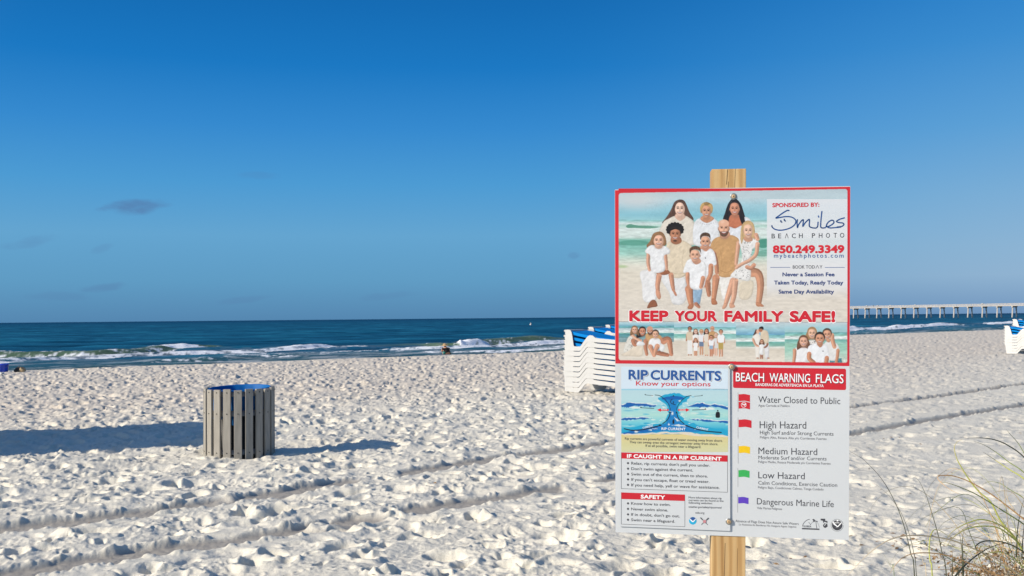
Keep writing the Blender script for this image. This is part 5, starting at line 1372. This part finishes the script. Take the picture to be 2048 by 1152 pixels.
# --- separate rip current panel screwed over the lower left
RO = .0065                                             # its face stands this far in front of the board
panel = slab("rip_current_panel", [S(1239, 730.4, RO), S(1238.2, 1052.8, RO), S(1460.5, 1062, RO), S(1459.6, 735.6, RO)], base_m, sign, .0025, .003)
r1, r2, r3_, r4 = RO + o1, RO + o2, RO + o3, RO + o4
pale_m = paint("pale_blue_sign_ink", (.52, .62, .70), .36, .03, 5, .4)
flat("heading_panel", pale_m, panel, [quad([(1242.4, 733.2), (1242.4, 777.5), (1456, 779), (1456, 738)], r1)])
for wd, a, b in (("RIP", 1257, 1296), ("CURRENTS", 1301, 1442)):
    ya, yb = 758.2 + (a - 1257) / 185 * 2.8, 758.2 + (b - 1257) / 185 * 2.8
    T_(wd, (a, ya), (b, yb), 18.6, soft_m, panel, r2, .034, dx=1.5, dy=1.5, name="lettering_shadow"); T_(wd, (a, ya), (b, yb), 18.8, white_ink, panel, r3_, .05, dx=.7, dy=.7, name="lettering_outline")
    T_(wd, (a, ya), (b, yb), 18.6, blue_ink, panel, r4, .034, name="heading")
T_("Know your options", (1272, 770.8), (1421, 772.6), 9.2, red_m, panel, r2, .006, name="heading")
# the printed diagram of a rip current
p = Print(1242.6, 777.5, 1456, 904, 1.6); q = lambda a, b: (1238 + a / 9.143, 770 + b / 9.143)
p.grad(1242, 777, 1457, 904, [(777, (176, 214, 228)), (779.5, (150, 208, 228)), (781, (186, 218, 226)), (800, (186, 220, 226)), (812, (150, 210, 222)), (830, (176, 222, 214)), (845, (120, 204, 218)), (858, (50, 176, 210)), (868, (30, 160, 208)), (869, (226, 206, 134)), (873, (220, 206, 150)), (888, (216, 212, 160)), (904, (214, 214, 172))])
r6 = random.Random(9)
for k in range(46):
    x = r6.choice((r6.uniform(40, 640), r6.uniform(1240, 1960))); y = r6.uniform(300, 760); L = r6.uniform(60, 260); h = r6.uniform(4, 14)
    p.poly(r6.choice([(200, 232, 226), (60, 186, 216), (120, 208, 224), (224, 234, 226), (28, 160, 206)]), [q(x, y), q(x + L * .4, y - h), q(x + L, y), q(x + L * .5, y + h)], True, .75)
for k in range(26):
    t = r6.random(); y = 180 + 640 * t; w_x = 90 + 420 * abs(t - .48) ** 1.5 * 2; sd_ = r6.choice((-1, 1)); x = 995 + sd_ * (w_x + r6.uniform(-10, 50))
    CURL = globals().setdefault('CURL', []); CURL.append((x, y, sd_, r6.uniform(16, 50)))
DB, MB_, LB = (18, 98, 176), (24, 128, 196), (34, 166, 208)
p.jit = 2.0
p.poly(LB, [q(60, 880), q(300, 760), q(760, 700), q(860, 620), q(900, 480), q(860, 380), q(720, 250), q(800, 190), q(930, 155), q(1080, 150), q(1200, 190), q(1290, 240), q(1140, 360), q(1110, 460), q(1150, 580), q(1240, 660), q(1500, 740), q(1990, 830), q(1990, 930), q(1500, 880), q(1000, 850), q(500, 880)])
p.poly(MB_, [q(60, 890), q(400, 800), q(800, 720), q(910, 600), q(930, 480), q(900, 340), q(780, 250), q(860, 230), q(1000, 200), q(1180, 235), q(1080, 330), q(1050, 460), q(1080, 600), q(1200, 720), q(1500, 850), q(1000, 840), q(500, 870)])
p.poly(DB, [q(800, 245), q(900, 215), q(1000, 195), q(1100, 205), q(1190, 240), q(1090, 265), q(960, 270), q(850, 262)]); p.poly(DB, [q(60, 890), q(180, 850), q(480, 800), q(700, 770), q(640, 830), q(420, 870), q(200, 895)], True, .8)
for L_ in ([(40, 370), (120, 340), (200, 328), (300, 345), (400, 345), (500, 340), (600, 360), (680, 365), (660, 395), (560, 400), (450, 385), (360, 390), (280, 380), (190, 415), (100, 405), (40, 395)],
           [(1300, 375), (1400, 345), (1540, 330), (1640, 365), (1760, 355), (1880, 380), (1990, 400), (1990, 445), (1860, 420), (1740, 400), (1620, 400), (1500, 410), (1380, 405), (1250, 400)],
           [(40, 625), (150, 598), (300, 602), (420, 598), (520, 605), (610, 612), (500, 625), (380, 628), (260, 632), (160, 645), (60, 642)], [(1300, 625), (1440, 628), (1600, 635), (1760, 650), (1990, 665), (1990, 690), (1800, 680), (1640, 670), (1500, 655), (1400, 645)]):
    p.poly((226, 234, 232), [q(a, b - 14) for a, b in L_], True, .9); p.poly(DB, [q(*v) for v in L_])
for P in ([(200, 410), (300, 395), (420, 420), (300, 440)], [(1460, 430), (1600, 410), (1760, 440), (1620, 460)], [(960, 740), (1100, 720), (1260, 745), (1100, 752)], [(600, 800), (660, 790), (700, 800), (640, 812)], [(280, 850), (330, 842), (360, 858), (310, 862)],
          [(950, 480), (990, 500), (980, 535), (955, 545), (970, 515)], [(1010, 590), (1060, 620), (1140, 650), (1080, 660), (1030, 630)], [(900, 690), (930, 720), (900, 740), (915, 715)], [(1080, 290), (1130, 270), (1120, 310)], [(1160, 560), (1190, 600), (1240, 640), (1180, 620)]):
    p.poly((228, 236, 232), [q(*v) for v in P], True, .9)
p.poly((226, 216, 198), [q(40, 895), q(300, 885), q(700, 870), q(950, 858), q(1300, 872), q(1500, 900), q(1990, 925), q(1990, 955), q(1400, 925), q(950, 890), q(500, 905), q(40, 915)])
for x, y, sd_, L in CURL:
    p.poly(r6.choice([(228, 236, 232), (200, 228, 230), (34, 166, 208)]), [q(x, y), q(x + sd_ * L, y - L * .25), q(x + sd_ * L * .7, y + L * .3), q(x + sd_ * L * .2, y + L * .35)], True, .9)
p.jit = 0
K = (22, 26, 34)
for P, w in (([(660, 182), (740, 195), (830, 255), (900, 340), (932, 420), (935, 470)], 1.3), ([(1320, 192), (1240, 210), (1170, 262), (1100, 340), (1062, 420), (1058, 475)], 1.3),
             ([(935, 500), (920, 570), (880, 640), (800, 705)], 1.8), ([(1058, 510), (1075, 580), (1120, 650), (1190, 708)], 1.8), ([(95, 800), (240, 828), (420, 818), (600, 780), (770, 735)], 2.2), ([(1220, 740), (1400, 800), (1600, 845), (1870, 868)], 2.2)):
    p.line(K, w, [q(*v) for v in P])
for P in ([(905, 515), (932, 480), (955, 515)], [(1035, 515), (1050, 480), (1075, 512)], [(975, 660), (995, 620), (1018, 655)], [(720, 720), (785, 722), (755, 752)], [(1205, 735), (1265, 735), (1235, 762)], [(975, 210), (995, 180), (1018, 210)]): p.poly(K, [q(*v) for v in P], False)
p.poly(K, [q(978, 650), q(1012, 650), q(1012, 710), q(978, 710)], False); p.ell(K, *q(995, 312), 1.2, 1.4); p.line(K, 1.4, [q(972, 258), q(942, 300), q(965, 340), q(1030, 360)]); p.line(K, 1.2, [q(990, 330), q(1000, 350)])
for a, b, s in ((480, 175, 1), (400, 410, 1.7), (1520, 188, -1), (1580, 440, -1.7)):
    p.ell(K, *q(a, b), 1.1 * abs(s) ** .5, 1.0 * abs(s) ** .5); p.line(K, .9 * abs(s) ** .6, [q(a, b + 6), q(a + 60 * s, b + 12), q(a + 140 * s, b + 18)])
p.ell(K, *q(1806, 470), 1.5, 1.7); p.poly(K, [q(1775, 500), q(1806, 490), q(1840, 500), q(1848, 560), q(1838, 598), q(1778, 598), q(1764, 560)])
for s, a, b in ((-1, 695, 910), (1, 1295, 1080)):
    p.poly((222, 34, 44), [q(a, 455), q(a - s * 70, 425), q(a - s * 70, 440), q(b, 440), q(b, 472), q(a - s * 70, 472), q(a - s * 70, 490)], False)
p.mesh("rip_current_diagram", r1, panel)
T_("RIP CURRENT", (1323.1, 859.8), (1371, 860.6), 5, white_ink, panel, r2, .01); T_("CURRENT", (1285.7, 857.6), (1306.6, 852.8), 3.7, white_ink, panel, r2, .004); T_("CURRENT", (1392.4, 856.2), (1416.4, 861.2), 3.7, white_ink, panel, r2, .004)
T_("ESCAPE", (1322.6, 820.3), (1334.2, 820.6), 2.2, white_ink, panel, r2, .01); T_("ESCAPE", (1359.4, 821), (1371.2, 821.4), 2.2, white_ink, panel, r2, .01)
for s, a, b in (("Rip currents are powerful currents of water moving away from shore.", (1249.7, 879.2), (1445.2, 883.8)), ("They can sweep even the strongest swimmer away from shore.", (1258.8, 886.2), (1436, 890.4)), ("If at all possible, swim near a lifeguard.", (1291, 893.6), (1402, 896.3))):
    T_(s, a, b, 5, grey_m, panel, r2, .004)
flat("heading_panel", red2_m, panel, [quad([(1242.4, 904.8), (1242.5, 916.9), (1455.2, 923.5), (1455.2, 910.8)], r1)])
T_("IF CAUGHT IN A RIP CURRENT", (1253.9, 915.2), (1443, 921), 7, white_ink, panel, r2, .03, name="heading")
flat("frame_line", grey_m, panel, stroke_poly([(1242.6, 905), (1242.6, 977.2), (1455, 984.6), (1455.2, 911)], .7, r1))
flat("heading_panel", red2_m, panel, [quad([(1242.4, 984.8), (1242.5, 998), (1369.7, 1002), (1369.7, 989.2)], r1)])
T_("SAFETY", (1281.3, 996.6), (1330.2, 998.4), 7.2, white_ink, panel, r2, .03, name="heading")
flat("frame_line", grey_m, panel, stroke_poly([(1242.6, 985), (1242.6, 1048.2), (1369.7, 1053.4), (1369.7, 989.4)], .7, r1))
bul = []
for s, a, b in (("Relax, rip currents don't pull you under.", (1262.5, 929), (1420, 933.6)), ("Don't swim against the current.", (1262.5, 940), (1386, 943)), ("Swim out of the current, then to shore.", (1262.5, 950.8), (1415.3, 955)),
                ("If you can't escape, float or tread water.", (1262.5, 961.6), (1418.8, 966)), ("If you need help, yell or wave for assistance.", (1262.5, 972.4), (1439, 977.8)),
                ("Know how to swim.", (1262.2, 1009.4), (1341, 1012)), ("Never swim alone.", (1262.2, 1020.5), (1336, 1023)), ("If in doubt, don't go out.", (1262.2, 1031.5), (1359.4, 1034.8)), ("Swim near a lifeguard.", (1262.2, 1042.2), (1349.9, 1045.6))):
    T_(s, a, b, 5.7, grey_m, panel, r1, .008); bul.append(quad([(1253.4, a[1] - 2.8), (1256, a[1] + 0), (1258.6, a[1] - 2.6), (1256, a[1] - 5.4)], r1))
for bq in bul: flat("bullet_mark", grey_m, panel, [bq])
for s, a, b in (("More information about rip", (1377.1, 996.6), (1443, 998.6)), ("currents can be found at the", (1377.1, 1002), (1447, 1003.8)), ("following websites:", (1377.1, 1007.2), (1424.9, 1008.5)), ("weather.gov/safety/ripcurrent/", (1376.8, 1015.3), (1443.6, 1017.2)), ("usla.org", (1390.7, 1027), (1408.7, 1027.6))):
    T_(s, a, b, 4, grey_m, panel, r1, .006)
flat("seal_emblem", paint("cyan_sign_ink", (.012, .36, .60), .36), panel, [[S(*c, r1) for c in circ(1385.6, 1041.6, 7.6, 7.6)]])
flat("seal_sky", blue_ink, panel, [[S(*c, r2) for c in ((1379.6, 1036.8), (1382, 1035), (1385.6, 1034.1), (1389.2, 1035), (1391.6, 1037), (1386, 1043))]])
flat("seal_bird", white_ink, panel, [[S(*c, r3_) for c in ((1378.8, 1037), (1380.6, 1037.6), (1385.8, 1042.2), (1391, 1037.4), (1392.6, 1037.2), (1387.2, 1044), (1384.6, 1044.2), (1381.4, 1041.2))]])
flat("crossed_oars_emblem", grey_m, panel, stroke_poly([(1401, 1035.4), (1415.5, 1049.6)], 1.1, r1) + stroke_poly([(1417, 1036.2), (1403, 1049.2)], 1.1, r2) + stroke_poly([(1401, 1035.4), (1404.6, 1039)], 1.9, r3_) + stroke_poly([(1417, 1036.2), (1413.2, 1039.6)], 1.9, r4))
flat("buoy_mark", paint("faded_red_sign_ink", (.50, .22, .24), .4), panel, [[S(*c, RO + .002) for c in circ(1409.2, 1043, 3.4, 3.2, 16)]])
# screws with washers
zinc_m = paint("zinc_washer", (.30, .31, .30), .42, .12, 60, metal=.7); brass_m = paint("tan_screw_head", (.58, .40, .22), .45, .1, 60, metal=.3); hole_m = paint("dark_socket", (.03, .015, .01), .8)
for cx, cy, off, par in ((1467, 392.8, .0008, sign), (1463.3, 733.6, .0068, sign), (1457.6, 1043, .0068, sign)):
    c = S(cx, cy, off); Mx = Matrix.Translation(c) @ Matrix.Rotation(math.pi / 2, 4, 'X')
    bm = bmesh.new(); add_lathe(bm, [(.0001, 0), (.0128, 0), (.0128, .0016), (.0112, .0028), (.0070, .0028), (.0001, .0028)], 28, M=Mx); ws = bmobj("washer", bm, zinc_m, par, False)
    bm = bmesh.new(); add_lathe(bm, [(.0078, .0028), (.0078, .0045), (.0062, .0068), (.0030, .0074), (.0001, .0074)], 24, M=Mx); hd_ = bmobj("screw_head", bm, brass_m, ws, False)
    bm = bmesh.new(); add_lathe(bm, [(.0026, .0078), (.0001, .0078)], 6, M=Mx); f = bmobj("socket", bm, hole_m, ws, False)
